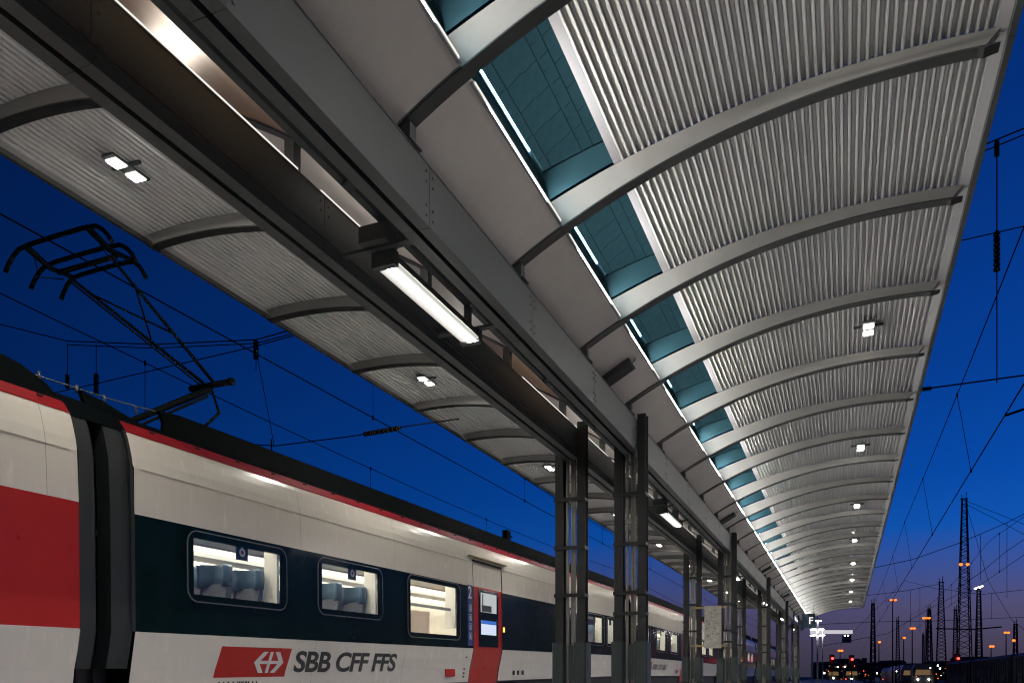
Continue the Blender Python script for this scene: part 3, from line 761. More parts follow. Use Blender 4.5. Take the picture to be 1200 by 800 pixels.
        if len(windows) > 2 and len(doors):
            w = windows[2]; b = MB()
            b.add([(-.9, w[0] + 1.25 + y_ , z_ - ZR) for y_, z_ in ((0, .2), (1.3, .2), (1.3, 1.42), (.45, 1.42), (.30, 1.30), (.24, 1.10), (.30, .9), (.12, .8), (0, .7))], [tuple(range(9))]); b.build('partition', M_LOGOW, t)
            b = MB(); b.tube([(-.6, w[0] + 1.0, .3 - ZR), (-.6, w[0] + 1.0, 2.35 - ZR)], .03, 8); b.build('grab_pole', M_YEL, t)
            b = MB(); b.box(-.20, -.16, w[0] + .1, w[1] - .1, 1.40 - ZR, 1.46 - ZR); b.build('window_rail', M_INTG, t)
            b = MB(); b.box(-1.9, -1.86, w[0] + .2, w[0] + .8, .3 - ZR, 1.36 - ZR); b.build('cabinet', M_INTG, t)
        for w in windows[:2]:
            b = MB(); yc = (w[0] + w[1]) / 2 + .10; zc_ = 1.815 - ZR
            b.add([(-.0595, yc + .065 * math.cos(2 * math.pi * k / 16), zc_ + .065 * math.sin(2 * math.pi * k / 16)) for k in range(16)], [tuple(range(16))])
            b.build('emergency_mark', M_LOGOW, t)
            b = MB(); b.add([(-.0590, yc + .03 * math.cos(2 * math.pi * k / 12), zc_ + .03 * math.sin(2 * math.pi * k / 12)) for k in range(12)], [tuple(range(12))])
            b.build('emergency_symbol', M_REDP, t)
    return t
def add_seats(t, rows):
    for y, flip in rows:
        for x in (-.45, -.95, -1.95, -2.43):
            o = inst('seat', SEAT_ME, t, (x, y, .33 - ZR)); h = inst('headrest', HEAD_ME, o)
            if flip: o.rotation_euler = (0, 0, math.pi)
S2 = 7.38
WZ = (1.02, 1.97)
W2 = [(.87, 2.92, *WZ), (3.75, 5.76, *WZ), (6.73, 9.10, .74, 2.0), (18.75, 20.95, .90, 1.97), (21.35, 22.5, .90, 1.97), (22.9, 23.8, .90, 1.97)]
fair2 = [[(-.35, 3.2), (-.40, 3.50), (-.1, 3.46), (.3, 3.36), (.60, 3.285), (.74, 3.28), (.84, 3.34), (.88, 3.47), (.84, 3.62), (1.2, 3.66), (24.2, 3.66), (24.2, 3.2)]]
car2 = train_car('white car with black window band, red door and railway lettering, pantograph on its roof', S2, 24.3, W2, [9.80], fair=fair2)
add_seats(car2, [(1.75, True), (2.45, True), (4.55, True), (5.35, True), (20.2, True), (21.9, False)])
fair1 = [[(0, 3.2), (0, 3.66), (15.3, 3.62), (15.62, 3.56), (15.9, 3.44), (16.05, 3.30), (16.05, 3.2)]]
car1 = train_car('white and red car cut off by the left edge, next to the gangway', 6.60 - 16, 16, [], [], red_lower=True, detail=False, fair=fair1)
W3 = [(1.6, 3.4, .9, 1.97), (4.7, 7.0, .9, 1.97), (7.9, 10.0, .9, 1.97), (14.6, 16.6, *WZ), (17.4, 19.4, *WZ), (20.2, 22.2, *WZ)]
s = S2 + 24.3 + .75
names = ['second car of the train along the platform, half hidden behind the nearest columns', 'third car along the platform, seen between the second columns', 'fourth car along the platform, far behind the columns', 'farthest car of the train, almost hidden by the columns']
FAR = []
for k, nm in enumerate(names):
    c = train_car(nm, s, 24.3, W3, [11.1], pitch=0.0, detail=True, fair=[[(.4, 3.2), (.4, 3.66), (23.9, 3.66), (23.9, 3.2)]])
    if k == 0: add_seats(c, [(5.6, True), (8.9, True)])
    FAR.append(c); s += 25.05
# gangway fairings between the first two cars
def prof_strip(y0, y1, dx, zs, b):
    vs = [(xprof(z) + dx(z), yy, z - ZR) for z in zs for yy in (y0, y1)]
    b.add(vs, [(2 * i, 2 * i + 1, 2 * i + 3, 2 * i + 2) for i in range(len(zs) - 1)], True)
zsG = [.10, .3, .56, .9, 1.4, 2.03, 2.4, 2.62, 2.75, 2.9, 3.0, 3.08]
b = MB(); prof_strip(-.34, -.03, lambda z: -.02, zsG, b); prof_strip(-.34, -.335, lambda z: -.02, zsG, b)
vs = [(xprof(z) - .02 - q, -.34, z - ZR) for z in zsG for q in (0, .22)]; b.add(vs, [(2 * i, 2 * i + 1, 2 * i + 3, 2 * i + 2) for i in range(len(zsG) - 1)])
gf = b.build('gangway_fairing', M_RUBBER, car2)
b = MB(); prof_strip(-.055, -.002, lambda z: .006, zsG[2:], b); b.build('edge_seal', M_BLACK, gf)
b = MB(); capp = [(3.06, -.15), (3.22, -.25), (3.36, -.42), (3.46, -.75), (3.50, -1.45)]
b.add([(x + .01, yy, z - ZR) for z, x in capp for yy in (-.80, -.0)], [(2 * i, 2 * i + 1, 2 * i + 3, 2 * i + 2) for i in range(4)], True)
b.build('gangway_cap', M_ROOF, car2)
b = MB(); prof_strip(16.02, 16.23, lambda z: -.02, zsG, b)
vs = [(xprof(z) - .02 - q, 16.23, z - ZR) for z in zsG for q in (0, .22)]; b.add(vs, [(2 * i, 2 * i + 1, 2 * i + 3, 2 * i + 2) for i in range(len(zsG) - 1)])
b.build('gangway_fairing', M_RUBBER, car1)
b = MB()
for k in range(6):
    y0 = -.75 + k * .12
    b.box(-2.5, -.42 - (.06 if k % 2 else 0), y0, y0 + .118, -.2 - ZR, 3.1 - ZR)
b.build('bellows', M_BLACK, car2)
b = MB()
for k in range(4):
    yo = -.43 - .022 * k; zb = .55 + .05 * k
    pts = [(-.24 - .012 * k, yo, 2.2 - ZR), (-.23, yo - .005, 1.4 - ZR), (-.22, yo - .03, 1.0 - ZR), (-.21, yo - .08, zb + .16 - ZR), (-.21, yo - .16, zb + .06 - ZR), (-.22, yo - .24, zb + .02 - ZR)]
    b.tube(pts, .013, 8)
b.box(-.28, -.19, -.54, -.38, 1.72 - ZR, 1.78 - ZR); b.box(-.28, -.19, -.54, -.38, 1.20 - ZR, 1.25 - ZR); b.build('jumper_cable', M_RUBBER, car2)
# roof line along the car tops
b = MB(); b.tube([(-.62, -1.1, 3.55 - ZR), (-.62, -.45, 3.58 - ZR), (-.62, .2, 3.60 - ZR), (-.55, .86, 3.63 - ZR)], .009, 6)
for yy in (-.8, -.3, .1, .6): b.tube([(-.62, yy, 3.53 - ZR), (-.62, yy, 3.62 - ZR)], .018, 6)
b.build('roof_cable', M_SEAL, car2)
b = MB(); b.box(-.75, -.60, 13.3, 13.55, 3.6 - ZR, 3.98 - ZR); b.tube([(-.68, 13.45, 3.9 - ZR), (-.68, 13.85, 3.86 - ZR)], .02, 6); b.build('roof_aerial', M_ROOF, car2)
b = MB(); b.tube([(-.5, 3.2, 3.62 - ZR), (-.5, 3.2, 3.86 - ZR)], .014, 6); b.build('roof_rod', M_ROOF, car2)
# railway emblem and lettering on the inclined lower side
def on_side(y, z, off=.006): return (xprof(z) + off, y, z - ZR)
lz0, lz1 = -.035, .415
def lg(u, v, off): # u along, v 0..1 height; sheared plate
    return on_side(u + .085 * v, lz0 + (lz1 - lz0) * v, off)
b = MB(); vsn = [.0, .256, .6, 1.0]
b.add([lg(u, v, .004) for v in vsn for u in (1.44, 3.00)], [(2 * i, 2 * i + 1, 2 * i + 3, 2 * i + 2) for i in range(3)])
plate = b.build('emblem_plate', M_REDP, car2)
b = MB()
def bar_(pts):
    # split polygon is small; project each vertex to the side
    b.add([lg(u, v, .009) for u, v in pts], [tuple(range(len(pts)))])
u0, u1, uc = 2.20, 2.88, 2.54
# double arrow with cross: vertical bar, horizontal bar, two chevrons
bar_([(uc - .035, .14), (uc + .035, .14), (uc + .035, .86), (uc - .035, .86)])
bar_([(u0 + .11, .445), (uc - .036, .445), (uc - .036, .555), (u0 + .11, .555)]); bar_([(uc + .036, .445), (u1 - .11, .445), (u1 - .11, .555), (uc + .036, .555)])
for sg, ue in ((1, u0), (-1, u1)):
    for v0, v1 in ((.5, .86), (.5, .14)):
        bar_([(ue, .5), (ue + sg * .11, .5), (ue + sg * .26, v1), (ue + sg * .15, v1)])
b.build('double_arrow_emblem', M_LOGOW, plate)
vs, fs, w_ = text_mesh('SBB CFF FFS', .47, .02, .012, .0015, .94)
k = 3.17 / w_
b = MB(); b.add([on_side(3.20 + v[0] * k, .045 + v[1], .006 + v[2]) for v in vs], fs); b.build('lettering', M_TEXT, car2)
b = MB(); rr = random.Random(5); u = 1.55          # small print too low in the frame to read: plain strokes
while u < 2.35:
    w = rr.uniform(.02, .045)
    b.add([on_side(u + du, z, .006) for z in (-.165, -.095) for du in (0, w)], [(0, 1, 3, 2)]); u += w + rr.choice((.012, .015, .06))
b.build('small_print', M_TEXT, car2)
for c in FAR[:1]:
    b = MB(); b.add([on_side(u, z, .006) for z in (-.0, .30, .40) for u in (3.2, 4.0)], [(0, 1, 3, 2), (2, 3, 5, 4)]); b.build('emblem_plate', M_REDP, c)
    vs, fs, w_ = text_mesh('SBB CFF FFS', .34, .16, .008, .0015, .95)
    b = MB(); b.add([on_side(4.2 + v[0] * 3.0 / w_, .06 + v[1], .006 + v[2]) for v in vs], fs); b.build('lettering', M_TEXT, c)
# the amber and red lamps seen on the band
# pantograph on car2, surveyed in world space, stored in car space
car2_inv = (Matrix.Translation(car2.location) @ car2.rotation_euler.to_matrix().to_4x4()).inverted()
def C2(x, y, z): return car2_inv @ Vector((x, y, H(z)))
XPc = -9.6
b = MB(); b.box(*[0] * 6) if False else None
b.tube([C2(XPc, 8.45, 3.66), C2(XPc, 10.1, 4.70)], .045, 10, r2=.06)
b.tube([C2(XPc + .14, 8.5, 3.60), C2(XPc + .14, 9.9, 4.50)], .022, 8)
panto = b.build('pantograph', M_PANTO, car2)
b = MB(); b.tube([C2(XPc - .42, 10.1, 4.76), C2(XPc + .42, 10.1, 4.76)], .05, 10); b.tube([C2(XPc + .42, 10.1, 4.76), C2(XPc + .47, 10.1, 4.76)], .062, 12); b.tube([C2(XPc, 10.1, 4.78), C2(XPc + .05, 10.25, 4.35), C2(XPc + .05, 9.95, 4.05), C2(XPc, 9.75, 3.62)], .028, 8)
b.box(0, 0, 0, 0, 0, 0) if False else None
b.build('elbow', M_PANTO, panto)
b = MB()
for sx in (-1, 1):
    b.tube([C2(XPc + sx * .10, 10.05, 4.80), C2(XPc + sx * .46, 7.85, 5.62)], .028, 8, r2=.020)
b.tube([C2(XPc - .10, 10.0, 4.74), C2(XPc - .42, 7.9, 5.52)], .014, 6)
b.tube([C2(XPc + .40, 8.25, 5.47), C2(XPc - .22, 9.1, 5.17)], .014, 6); b.tube([C2(XPc - .42, 8.15, 5.50), C2(XPc + .24, 9.1, 5.17)], .014, 6)
b.build('upper_arm', M_PANTO, panto)
b = MB(); b.tube([C2(XPc - .55, 7.8, 5.64), C2(XPc + .55, 7.8, 5.64)], .036, 10)
for sx in (-.58, .58): b.tube([C2(XPc + sx, 7.35, 5.78), C2(XPc + sx, 7.70, 5.66), C2(XPc + sx, 8.05, 5.70)], .045, 8, r2=.03)
for sx in (-1, 1):
    b.tube([C2(XPc + sx * .5, 7.75, 5.64), C2(XPc + sx * .3, 7.6, 5.48), C2(XPc + sx * .1, 7.75, 5.61)], .010, 6)
    b.tube([C2(XPc + sx * .58, 7.45, 5.74), C2(XPc + sx * .66, 7.6, 5.50), C2(XPc + sx * .58, 7.9, 5.60)], .009, 6)
b.build('head_frame', M_PANTO, panto)
for yy, dz, hw in ((7.35, .0, 1.0), (7.72, -.06, 1.0), (8.05, -.10, .82)):
    b = MB(); pts = [C2(XPc + x * hw, yy, z + dz) for x, z in ((-1.0, 5.52), (-.93, 5.62), (-.84, 5.71), (-.72, 5.78), (-.5, 5.80), (0, 5.805), (.5, 5.80), (.72, 5.78), (.84, 5.71), (.93, 5.62), (1.0, 5.52))]
    b.tube(pts, .030, 8); b.build('collector_strip', M_PANTO, panto)

# ------------------------------------------------------------------ overhead line
def wire(name, label, pts, r, extra=None, cat='wire', group='overhead line wires'):
    b = MB(); b.tube(pts, r, 5); o = b.build(name, M_WIRE); tag(o, label, cat, group)
    return o
def droppers(o, A, B, ys, r):
    for y in ys:
        a, c = A(y), B(y); b = MB(); b.tube([a, c], r, 5)
        for q in (a, c): b.tube([(q[0], q[1], q[2] - .05), (q[0], q[1], q[2] + .05)], r * 3, 6)
        b.build('dropper', M_WIRE, o)
def insul(o, p, d, L=.7, r=.07):
    p, d = Vector(p), Vector(d).normalized(); b = MB(); n = 8
    for k in range(n):
        a = p + d * (L * (k / n - .5)); b.tube([a, a + d * L / n * .55], r, 8); b.tube([a + d * L / n * .5, a + d * L / n], r * .6, 8)
    b.build('insulator', M_CERAM, o)
YS = list(range(-10, 221, 10))
# train track (left)
lc = lambda y: (-9.62, y, H(5.70)); lm = lambda y: (-9.62, y, H(6.35) + .55 * (((y - 8) % 50) / 25 - 1) ** 2)
w1 = wire('contact_wire', 'thin contact wire running above the train roof', [lc(y) for y in YS], .012)
w2 = wire('catenary_wire', 'sagging catenary wire above the train, nearest the canopy edge', [lm(y) for y in range(-10, 221, 3)], .013); droppers(w1, lc, lm, range(15, 150, 9), .006)
# second track behind the train
w3 = wire('contact_wire', 'contact wire of the next track, low behind the train roof', [(-14.2, y, H(5.3)) for y in YS], .012)
w4 = wire('catenary_wire', 'catenary wire of the next track behind the train', [(-14.2, y, H(6.7) + .5 * (((y - 3) % 50) / 25 - 1) ** 2) for y in range(-10, 221, 3)], .012)
droppers(w3, lambda y: (-14.2, y, H(5.3)), lambda y: (-14.2, y, H(6.7) + .5 * (((y - 3) % 50) / 25 - 1) ** 2), range(13, 120, 9), .008)
# cross spans over the tracks on the left
sp = wire('cross_span_wire', 'doubled cross-span wire high above the train, sagging leftwards', [(-30, 14, H(11.6)), (-20.4, 14, H(9.20)), (-17.9, 14, H(8.35)), (-15, 14, H(7.80)), (-12.0, 14, H(7.42)), (-9.0, 14, H(7.60)), (-7.4, 14, H(7.75))], .014)
b = MB(); b.tube([(-17.9, 14, H(8.26)), (-15, 14, H(7.71)), (-12.0, 14, H(7.34)), (-9.0, 14, H(7.50))], .012, 5); b.build('second_strand', M_WIRE, sp)
for xx, z0, z1 in ((-17.9, 8.3, 7.25), (-16.9, 8.1, 7.0), (-12.0, 7.4, 6.75)):
    b = MB(); b.tube([(xx, 14, H(z0)), (xx, 14, H(z1))], .010, 5); b.build('dropper', M_WIRE, sp)
insul(sp, (-17.9, 14, H(7.35)), (0, 0, 1), .35, .05); insul(sp, (-16.9, 14, H(7.15)), (0, 0, 1), .5, .06); insul(sp, (-12.0, 14, H(7.2)), (0, 0, 1), .4, .06)
sp2 = wire('cross_span_wire', 'lower cross-span wire passing behind the pantograph', [(-20, 14, H(7.1)), (-16.9, 14, H(7.15)), (-12.0, 14, H(7.28)), (-9.4, 14, H(7.45)), (-7.4, 14, H(7.6))], .012)
sp3 = wire('steady_wire', 'low cross wire with a long dark insulator just above the train roof', [(-12.6, 14, H(5.2)), (-11.45, 14, H(5.02)), (-9.4, 14, H(5.0)), (-8.3, 14, H(5.05)), (-7.0, 14, H(5.05))], .013)
insul(sp3, (-8.75, 14, H(5.02)), (1, 0, .03), .85, .055)
b = MB(); b.tube([(-12.0, 14, H(7.2)), (-11.5, 14, H(5.02))], .008, 5); b.build('dropper', M_WIRE, sp3)
# right track
rc = lambda y: (3.3, y, H(5.86)); rm = lambda y: (2.95, y, H(8.35) - 1.2 * (1 - (((y + 12) % 60) / 30 - 1) ** 2) * .25)
w5 = wire('contact_wire', 'contact wire over the empty right-hand track, slanting down to the horizon', [rc(y) for y in YS], .016)
w6 = wire('catenary_wire', 'catenary wire over the empty right-hand track', [rm(y) for y in range(-10, 221, 3)], .013)
droppers(w5, rc, rm, (15.5, 26, 37, 48, 60, 75, 92), .009)
w7 = wire('contact_wire', 'contact wire of the second track on the right', [(8.0, y, H(5.9)) for y in YS], .014)
w8 = wire('catenary_wire', 'catenary wire of the second track on the right', [(8.0, y, H(8.2) - .8 * (1 - (((y + 5) % 60) / 30 - 1) ** 2)) for y in range(-10, 221, 3)], .013)
droppers(w7, lambda y: (8.0, y, H(5.9)), lambda y: (8.0, y, H(8.2) - .8 * (1 - (((y + 5) % 60) / 30 - 1) ** 2)), range(30, 130, 11), .010)
sy = 22
r1 = wire('cross_span_wire', 'uppermost doubled cross-span wire right of the canopy edge', [(-2, sy, H(11.6)), (2.97, sy, H(12.73)), (3.9, sy, H(12.93)), (12, sy, H(14.8))], .018)
b = MB(); b.tube([(-2, sy, H(11.5)), (2.97, sy, H(12.58)), (3.9, sy, H(12.78)), (12, sy, H(14.6))], .016, 5); b.build('second_strand', M_WIRE, r1)
b = MB(); b.tube([(3.33, sy, H(12.7)), (3.33, sy, H(10.5))], .016, 5); b.build('dropper', M_WIRE, r1)
insul(r1, (3.33, sy, H(10.15)), (0, 0, 1), .95, .075); insul(r1, (3.33, sy, H(12.6)), (0, 0, 1), .35, .06)
b = MB(); b.tube([(3.33, sy, H(9.8)), (3.33, sy, H(7.0))], .014, 5); b.build('dropper', M_WIRE, r1)
wire('cross_span_wire', 'middle cross-span wire meeting the hanging insulator right of the canopy', [(-2, sy, H(10.75)), (2.47, sy, H(10.55)), (3.9, sy, H(10.62)), (12, sy, H(11.0))], .014)
r3 = wire('cross_span_wire', 'lowest cross-span wire right of the canopy, below the insulator', [(-2, sy, H(7.2)), (1.6, sy, H(7.07)), (3.9, sy, H(7.10)), (12, sy, H(7.9))], .020)
insul(r3, (1.75, sy, H(7.07)), (1, 0, 0), .4, .06)
b = MB(); b.tube([(3.5, sy, H(6.2)), (4.6, sy, H(6.5))], .03, 6); b.build('steady_arm', M_WIRE, r3)

# ------------------------------------------------------------------ railway yard on the right
def lattice_mast(label, x, ytop, d, wt, wb, lamps=None, arm=None, group='lattice masts in the yard'):
    base = px(x, 792, d); base.z = -1.12
    ht = px(x, ytop, d).z - base.z
    t = thing('lattice_mast', label, 'mast', base, group, rz=random.uniform(-.3, .3))
    wt, wb = wt * d / 932 / 2, wb * d / 932 / 2
    th = max(.04, .00062 * d)
    def cn(k, z):
        w = wb + (wt - wb) * z / ht; return Vector(((-w, w, w, -w)[k], (-w, -w, w, w)[k], z))
    for k in range(4):
        b = MB(); b.bar(cn(k, 0), cn(k, ht), th * 1.8); b.build('leg', M_MAST, t)
    b = MB(); z = .3; i = 0
    while z < ht - .3:
        w = wb + (wt - wb) * z / ht; st = max(1.0 * w, .45); z2 = min(z + st, ht)
        for k in range(4):
            a, c = (k, (k + 1) % 4) if i % 2 else ((k + 1) % 4, k)
            b.bar(cn(a, z), cn(c, z2), th * .8)
        z = z2; i += 1
    b.build('bracing', M_MAST, t)
    b = MB(); b.bar((-wt * 1.8, 0, ht), (wt * 1.8, 0, ht), th * 1.6); b.bar((-wt, 0, ht), (-wt * 1.2, 0, ht + .6), th); b.bar((wt * .7, 0, ht), (wt, 0, ht + .9), th); b.build('top_bracket', M_MAST, t)
    for lx, ly in (lamps or []):
        q = px(lx, ly, d - wb - .4); q = q - base; q.rotate(Matrix.Rotation(-t.rotation_euler.z, 3, 'Z'))
        b = MB(); b.lathe(q, [(.001, -.22), (.20, -.12), (.26, 0), (.20, .14), (.001, .22)], 10); b.build('lamp', M_SODIUM, t)
    return t
lattice_mast('tallest lattice mast with a pair of orange lamps halfway up', 1130, 584, 112, 4.5, 15.5, [(1126, 661), (1134, 661)])
lattice_mast('medium lattice mast left of the tallest one', 1103, 682, 118, 3.5, 12)
lattice_mast('dark slender lattice mast nearest the canopy end', 1023, 707, 120, 2.4, 6)
lattice_mast('small lattice mast right behind the tallest lamp pole', 1052, 727, 135, 2.0, 5)
lattice_mast('slim lattice mast lit orange at its top, left of the tallest mast', 1119.5, 714, 150, 2.2, 6.5)
lattice_mast('lattice mast under the white street lamp', 1147, 692, 125, 3.2, 8)
lattice_mast('far lattice mast behind the orange floodlight pair', 1089, 713, 150, 2.2, 7)
lattice_mast('short lattice mast at the right edge of the picture', 1190, 731, 130, 2.6, 5, [(1188, 750)])
lattice_mast('thin far lattice mast low between the lamp poles', 1082, 744, 190, 1.4, 2.6)
def lamp_pole(label, x, y, d, hw, nl=2, m=M_SODIUM, name='yard_lamp'):
    base = px(x, 792, d); base.z = -1.12; h = px(x, y, d).z - base.z
    t = thing(name, label, 'lamp post', base, 'lamp posts in the yard', rz=R(YAW))
    r = .0007 * d
    b = MB(); b.tube([(0, 0, 0), (0, 0, h - .1)], r * 1.3, 6, r2=r * .8); b.build('pole', M_MAST, t)
    w = hw * d / 932
    b = MB(); b.box(-w, w, -.12, .12, h - .12, h + .02); b.build('crossbar', M_MAST, t)
    for k in range(nl):
        xx = -w + 2 * w * (k + .5) / nl; q = .0019 * d
        b = MB(); b.lathe((xx, -.2, h + .02), [(.001, -q * .7), (q * .8, -q * .5), (q, 0), (q * .7, q * .55), (.001, q * .65)], 10); b.build('lamp', m, t)
    return t
lamp_pole('tall yard lamp post with two bright orange lamps beside the canopy end', 1046, 703, 105, 5, 2)
lamp_pole('yard lamp post with a broad orange floodlight pair left of the medium mast', 1085, 724, 130, 5, 3)
lamp_pole('low orange yard lamp right of the tall orange lamp post', 1059, 747, 140, 2.5, 1)
lamp_pole('double orange yard lamp between the two low lamps', 1069, 736, 150, 3.5, 2)
lamp_pole('small orange yard lamp beside the slender dark mast', 1030, 752, 150, 2.5, 1)
lamp_pole('double orange yard lamp near the right edge', 1179, 741, 140, 3.5, 2)
lamp_pole('dim orange yard lamp low over the freight wagon', 1161.5, 757, 160, 2.5, 2)
lamp_pole('distant orange lamp bar low beside the platform end', 984.5, 762, 190, 3.0, 2)
t = lamp_pole('curved white street lamp above the lattice masts', 1145, 690, 90, .5, 1, M_DARK, 'street_lamp')
b = MB(); hh = px(1145, 690, 90).z + 1.12; b.add([(-.25, -.2, hh), (.1, -.2, hh + .02), (.62, -.2, hh + .32), (.55, -.2, hh + .42), (.1, -.2, hh + .30), (-.25, -.2, hh + .12), (-.25, .2, hh), (.1, .2, hh + .02), (.62, .2, hh + .32), (.55, .2, hh + .42), (.1, .2, hh + .30), (-.25, .2, hh + .12)], [(0, 1, 2, 3, 4, 5), (11, 10, 9, 8, 7, 6)] + [(i, (i + 1) % 6, 6 + (i + 1) % 6, 6 + i) for i in range(6)]); b.build('lamp_head', emitter('street_white', (1, .96, .88), 3.5), t)
def signal(label, x, y, d, m):
    base = px(x, 792, d); base.z = -1.12; h = px(x, y, d).z - base.z
    t = thing('railway_signal', label, 'signal', base, 'railway signals', rz=R(YAW))
    b = MB(); b.tube([(0, 0, 0), (0, 0, h - .5)], .07, 6); b.build('pole', M_MAST, t)
    b = MB(); b.box(-.35, .35, -.05, .12, h - .9, h + .6); b.build('head', M_BLACK, t)
    q = .0016 * d; b = MB(); b.lathe((0, -.2, h), [(.001, -q), (q * .8, -q * .6), (q, 0), (q * .8, q * .6), (.001, q)], 10); b.build('lamp', m, t)
signal('red signal left of the tracks beyond the platform end', 975, 771, 120, M_REDL)
signal('brightest red signal in the middle of the tracks', 998, 772, 110, M_REDL)
signal('unlit dark signal right of the bright red one', 1013, 775, 120, M_BLACK)
signal('red signal in front of the tallest mast', 1122, 771, 100, M_REDL)
signal('small red signal at the end of the freight wagon', 1112, 779, 115, M_REDL)
# wires strung between the yard masts
def yard_wire(label, pts, d, r=.035, drops=()):
    q = [px(x, y, d + i * .5) for i, (x, y) in enumerate(pts)]
    b = MB(); b.tube(q, r, 4); o = tag(b.build('yard_wire', M_WIRE), label, 'wire', 'wires strung across the yard')
    for x, y0, y1 in drops:
        b = MB(); b.tube([px(x, y0, d), px(x, y1, d)], r * .7, 4); b.build('dropper', M_WIRE, o)
    return o
yard_wire('upper wire from the tallest mast top to the right edge', [(1131, 586), (1165, 600), (1215, 620)], 112)
yard_wire('lower wire from the tallest mast top to the right edge', [(1131, 590), (1165, 607), (1215, 634)], 112.5)
yard_wire('long rising cross wire passing the tallest mast at mid height', [(1010, 668), (1070, 655), (1124, 636), (1180, 612), (1215, 594)], 100, .04, [(1149, 626, 680), (1180, 612, 700)])
yard_wire('cross wire rising from the street lamp to the right edge', [(1120, 690), (1150, 670), (1180, 645), (1215, 622)], 100)
yard_wire('stay wire dropping steeply right of the tallest mast', [(1132, 590), (1158, 680), (1185, 725), (1210, 745)], 112)
yard_wire('level wire at the height of the white street lamp', [(1010, 698), (1060, 692), (1100, 684)], 118, .035, [(1078, 688, 740), (1067, 690, 735)])
yard_wire('level wire from the medium mast to the right edge', [(1105, 690), (1150, 696), (1215, 689)], 118, .035, [(1162, 695, 725)])
yard_wire('low level wire behind the orange lamps', [(960, 731), (1030, 728), (1095, 727), (1215, 722)], 140, .04)
yard_wire('lowest long wire sagging behind the lamp posts', [(960, 757), (1040, 742), (1090, 712), (1135, 690)], 125, .035)
yard_wire('wire climbing from the platform end to the upper right', [(985, 755), (1035, 705), (1060, 680), (1100, 690)], 130, .03)
yard_wire('thick dark arm wire across the foot of the masts', [(1097, 736), (1140, 737), (1174, 734)], 110, .09)
# platform-end light mast and white gantry
base = px(958, 792, 85); base.z = 0
t = thing('platform_light_mast', 'white pole with five bright lamp heads at the platform end', 'lamp post', base, rz=R(YAW))
h = px(958, 722, 85).z
b = MB(); b.tube([(0, 0, 0), (0, 0, h)], .10, 8); b.tube([(.55, 0, 0), (.55, 0, h - 1.2)], .06, 8); b.build('pole', M_FLASH, t)
for x, y in ((959, 727), (953, 737), (962, 737), (953, 744), (963, 744)):
    q = px(x, y, 85); dx = (x - 958) / 932 * 85; b = MB(); b.box(dx - .24, dx + .24, -.25, .25, q.z - .03, q.z + .04); b.build('lamp', emitter('mast_lamp', (1, .98, .95), 14.), t)
base = px(950, 792, 100); base.z = 0
t = thing('display_gantry', 'long white beam with a hanging dark display beyond the canopy', 'gantry', base, rz=R(YAW))
z = px(950, 740, 100).z
b = MB(); b.box(0, 5.2, -.2, .2, z - .22, z + .22); b.build('beam', emitter('beam_glow', (.95, .9, 1), .5), t)  # beam is no lamp; its brightness is put in as a glow
b = MB(); b.tube([(.2, 0, 0), (.2, 0, z - .2)], .12, 8); b.build('post', M_FLASH, t)
b = MB(); b.box(4.0, 5.05, -.15, .15, z - 1.35, z - .35); b.build('display', M_SIGN, t)
b = MB(); b.box(4.2, 4.3, -.02, .02, z - .36, z - .215); b.box(4.8, 4.9, -.02, .02, z - .36, z - .215); b.build('hanger', M_STEEL, t)
b = MB(); b.box(4.15, 4.3, -.17, -.152, z - .52, z - .40); b.box(4.55, 4.7, -.17, -.152, z - .52, z - .40); b.build('clock_light', M_WHITEL, t)

# freight wagons with graffiti along the right
M_WAG = mat('wagon_side', (.022, .024, .026), .6, .1, .35, 2., .2, 8.)
M_GRAF = mat('graffiti', (.17, .17, .18), .7, 0, .5, 1.5)
for k, (lab, y0, y1) in enumerate((('nearer dark freight wagon with pale graffiti at the right edge', 46, 72), ('dark freight wagon with pale graffiti strokes, second in the row', 73.5, 94), ('farthest freight wagon of the row below the tallest mast', 95.5, 116))):
    t = thing('freight_wagon', lab, 'wagon', (13.4, (y0 + y1) / 2, -.95), 'freight wagons on the right')
    L = y1 - y0
    b = MB(); b.prism([(-1.4, .5), (-1.4, 3.25), (-1.1, 3.48), (1.1, 3.48), (1.4, 3.25), (1.4, .5)], 'y', -L / 2, L / 2); b.build('body', M_WAG, t)
    b = MB(); n = int(L / 1.1)
    for i in range(n): y = -L / 2 + .3 + i * (L - .6) / n; b.box(-1.47, -1.402, y, y + .10, .52, 3.2)
    b.build('side_stiffener', M_WAG, t)
    b = MB()
    for yb in (-L / 2 + 3, L / 2 - 3):
        for dy in (-.9, .9): b.tube([(-.8, yb + dy, -.0 + .36), (-.66, yb + dy, .36)], .45, 14)
    b.box(-1.3, 1.3, -L / 2 + .1, L / 2 - .1, .25, .49); b.build('running_gear', M_BLACK, t)
    b = MB(); rr = random.Random(3 + k)
    yy = -L / 2 + 2
    while yy < L / 2 - 2:
        hgt = rr.uniform(1.0, 1.7); x = -1.475 - .002
        for s_ in range(3):
            a = yy + s_ * .55 + rr.uniform(-.1, .1); lean = rr.uniform(-.3, .3); w = rr.uniform(.12, .3)
            b.quad((x, a, .8), (x, a + w, .8), (x, a + w + lean, .8 + hgt), (x, a + lean, .8 + hgt))
        b.quad((x, yy, .8 + hgt * .5), (x, yy + 1.3, .75 + hgt * .4), (x, yy + 1.3, .95 + hgt * .4), (x, yy, 1.0 + hgt * .5))
        yy += rr.choice((1.9, 2.1, 4.8))
    b.build('graffiti', M_GRAF, t)
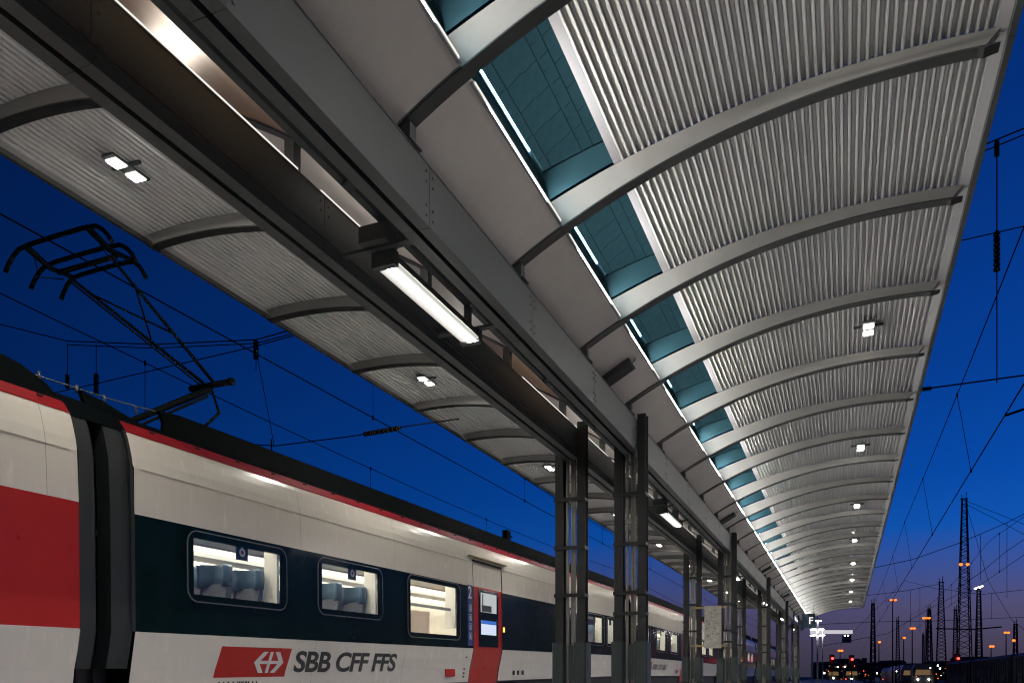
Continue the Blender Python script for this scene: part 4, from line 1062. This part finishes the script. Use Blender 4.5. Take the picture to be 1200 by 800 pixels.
# distant trains with headlights
def far_train(label, x, d, w=2.9, h=3.6, lights=((-.7, 1.1), (.7, 1.1)), top=True, m=M_WHITEL, body=M_DARK):
    base = px(x, 792, d); base.z = -.9
    t = thing('distant_train', label, 'train', base, 'trains far out in the yard', rz=R(random.uniform(-3, 3)))
    b = MB(); b.prism([(-w / 2, .4), (-w / 2, h * .75), (-w * .36, h), (w * .36, h), (w / 2, h * .75), (w / 2, .4)], 'y', 0, 22); b.build('body', body, t)
    b = MB(); b.prism([(-w * .38, h * .52), (-w * .34, h * .74), (w * .34, h * .74), (w * .38, h * .52)], 'y', -.02, -.003); b.build('windscreen', M_BAND if not top else M_DIMW, t)
    for lx, lz in lights:
        b = MB(); q = .0011 * d; b.lathe((lx, -.1, lz), [(.001, -q), (q * .8, -q * .6), (q, 0), (q * .8, q * .6), (.001, q)], 10); b.build('headlight', m, t)
far_train('distant train with bright headlights left of the tracks', 976.5, 170, lights=((-.6, .3), (.6, .3), (0, 1.3)))
far_train('distant train with a cluster of headlights beyond the platform', 998, 160, lights=((-.7, .2), (.7, .2), (0, 1.2), (.2, -.1)))
far_train('pale train front with two headlights and an orange lamp on top', 1082, 120, lights=((-.75, 1.2), (.75, 1.2)), body=M_SEAL)
far_train('white parked train at the foot of the tall lamp post', 1067, 135, lights=(), body=M_WHITE)
far_train('pale parked train left of the white one', 1050, 170, lights=((.3, .9),), body=M_SEAL, m=M_AMBER)
# round white track sign
base = px(1028, 792, 95); base.z = -1.12; t = thing('round_track_sign', 'small round white sign on a short post by the tracks', 'sign', base, rz=R(YAW))
b = MB(); b.tube([(0, 0, 0), (0, 0, 1.2)], .05, 6); b.build('post', M_MAST, t); b = MB(); b.tube([(0, -.02, 1.45), (0, .02, 1.45)], .32, 16); b.build('disc', M_LINE, t)
# far buildings and trees along the horizon
for k, (x0, x1, y, d) in enumerate(((962, 985, 778, 420), (985, 1010, 774, 470), (1012, 1036, 779, 430), (1040, 1062, 776, 480), (1064, 1092, 780, 400), (1096, 1130, 777, 450), (1130, 1162, 772, 430), (1162, 1215, 776, 400))):
    a, c = px(x0, 792, d), px(x1, 792, d); w = (c - a).length; top = px(x0, y, d).z
    base = (a + c) / 2; base.z = -1.12
    t = thing('far_building', ('leftmost', 'second', 'third', 'fourth', 'fifth', 'sixth', 'seventh', 'rightmost')[k] + ' of the dark low buildings along the horizon, counted from the left', 'building', base, 'buildings on the horizon', rz=R(YAW))
    b = MB(); b.box(-w / 2, w / 2, 0, 14, 0, top + 1.1); b.build('wall', M_MAST, t)
    b = MB(); b.prism([(-w / 2 - .4, top + 1.1), (-w / 2 + 1.5, top + 2.6), (w / 2 - 1.5, top + 2.6), (w / 2 + .4, top + 1.1)], 'y', -.4, 14.4); b.build('roof', M_MAST, t)
    rr = random.Random(20 + k)
    for q in range(7):
        xx, zz = rr.uniform(-w / 2 + .5, w / 2 - 1), rr.uniform(1.5, top)
        b = MB(); b.box(xx, xx + .7, -.06, -.003, zz, zz + .7); b.build('window', M_DIMW if q % 3 else M_WHITEL, t)

# small lights scattered low over the tracks
rr = random.Random(91)
for k in range(34):
    x, y, d = rr.uniform(962, 1110), rr.uniform(779, 796), rr.uniform(95, 230)
    base = px(x, 792, d); h = px(x, y, d).z + 1.12
    if h < .5: h = .5
    base.z = -1.12
    t = thing('track_light', f'small distant {("orange", "orange", "red", "white")[k % 4]} light twinkling low over the yard tracks', 'light', base, 'small lights scattered low over the yard')
    b = MB(); b.tube([(0, 0, 0), (0, 0, h)], .04, 5); b.build('post', M_MAST, t)
    q = .00062 * d; b = MB(); b.lathe((0, -.06, h), [(.001, -q), (q * .8, -q * .6), (q, 0), (q * .8, q * .6), (.001, q)], 8)
    b.build('lamp', (M_SODIUM, M_SODIUM, M_REDL, M_WHITEL)[k % 4], t)
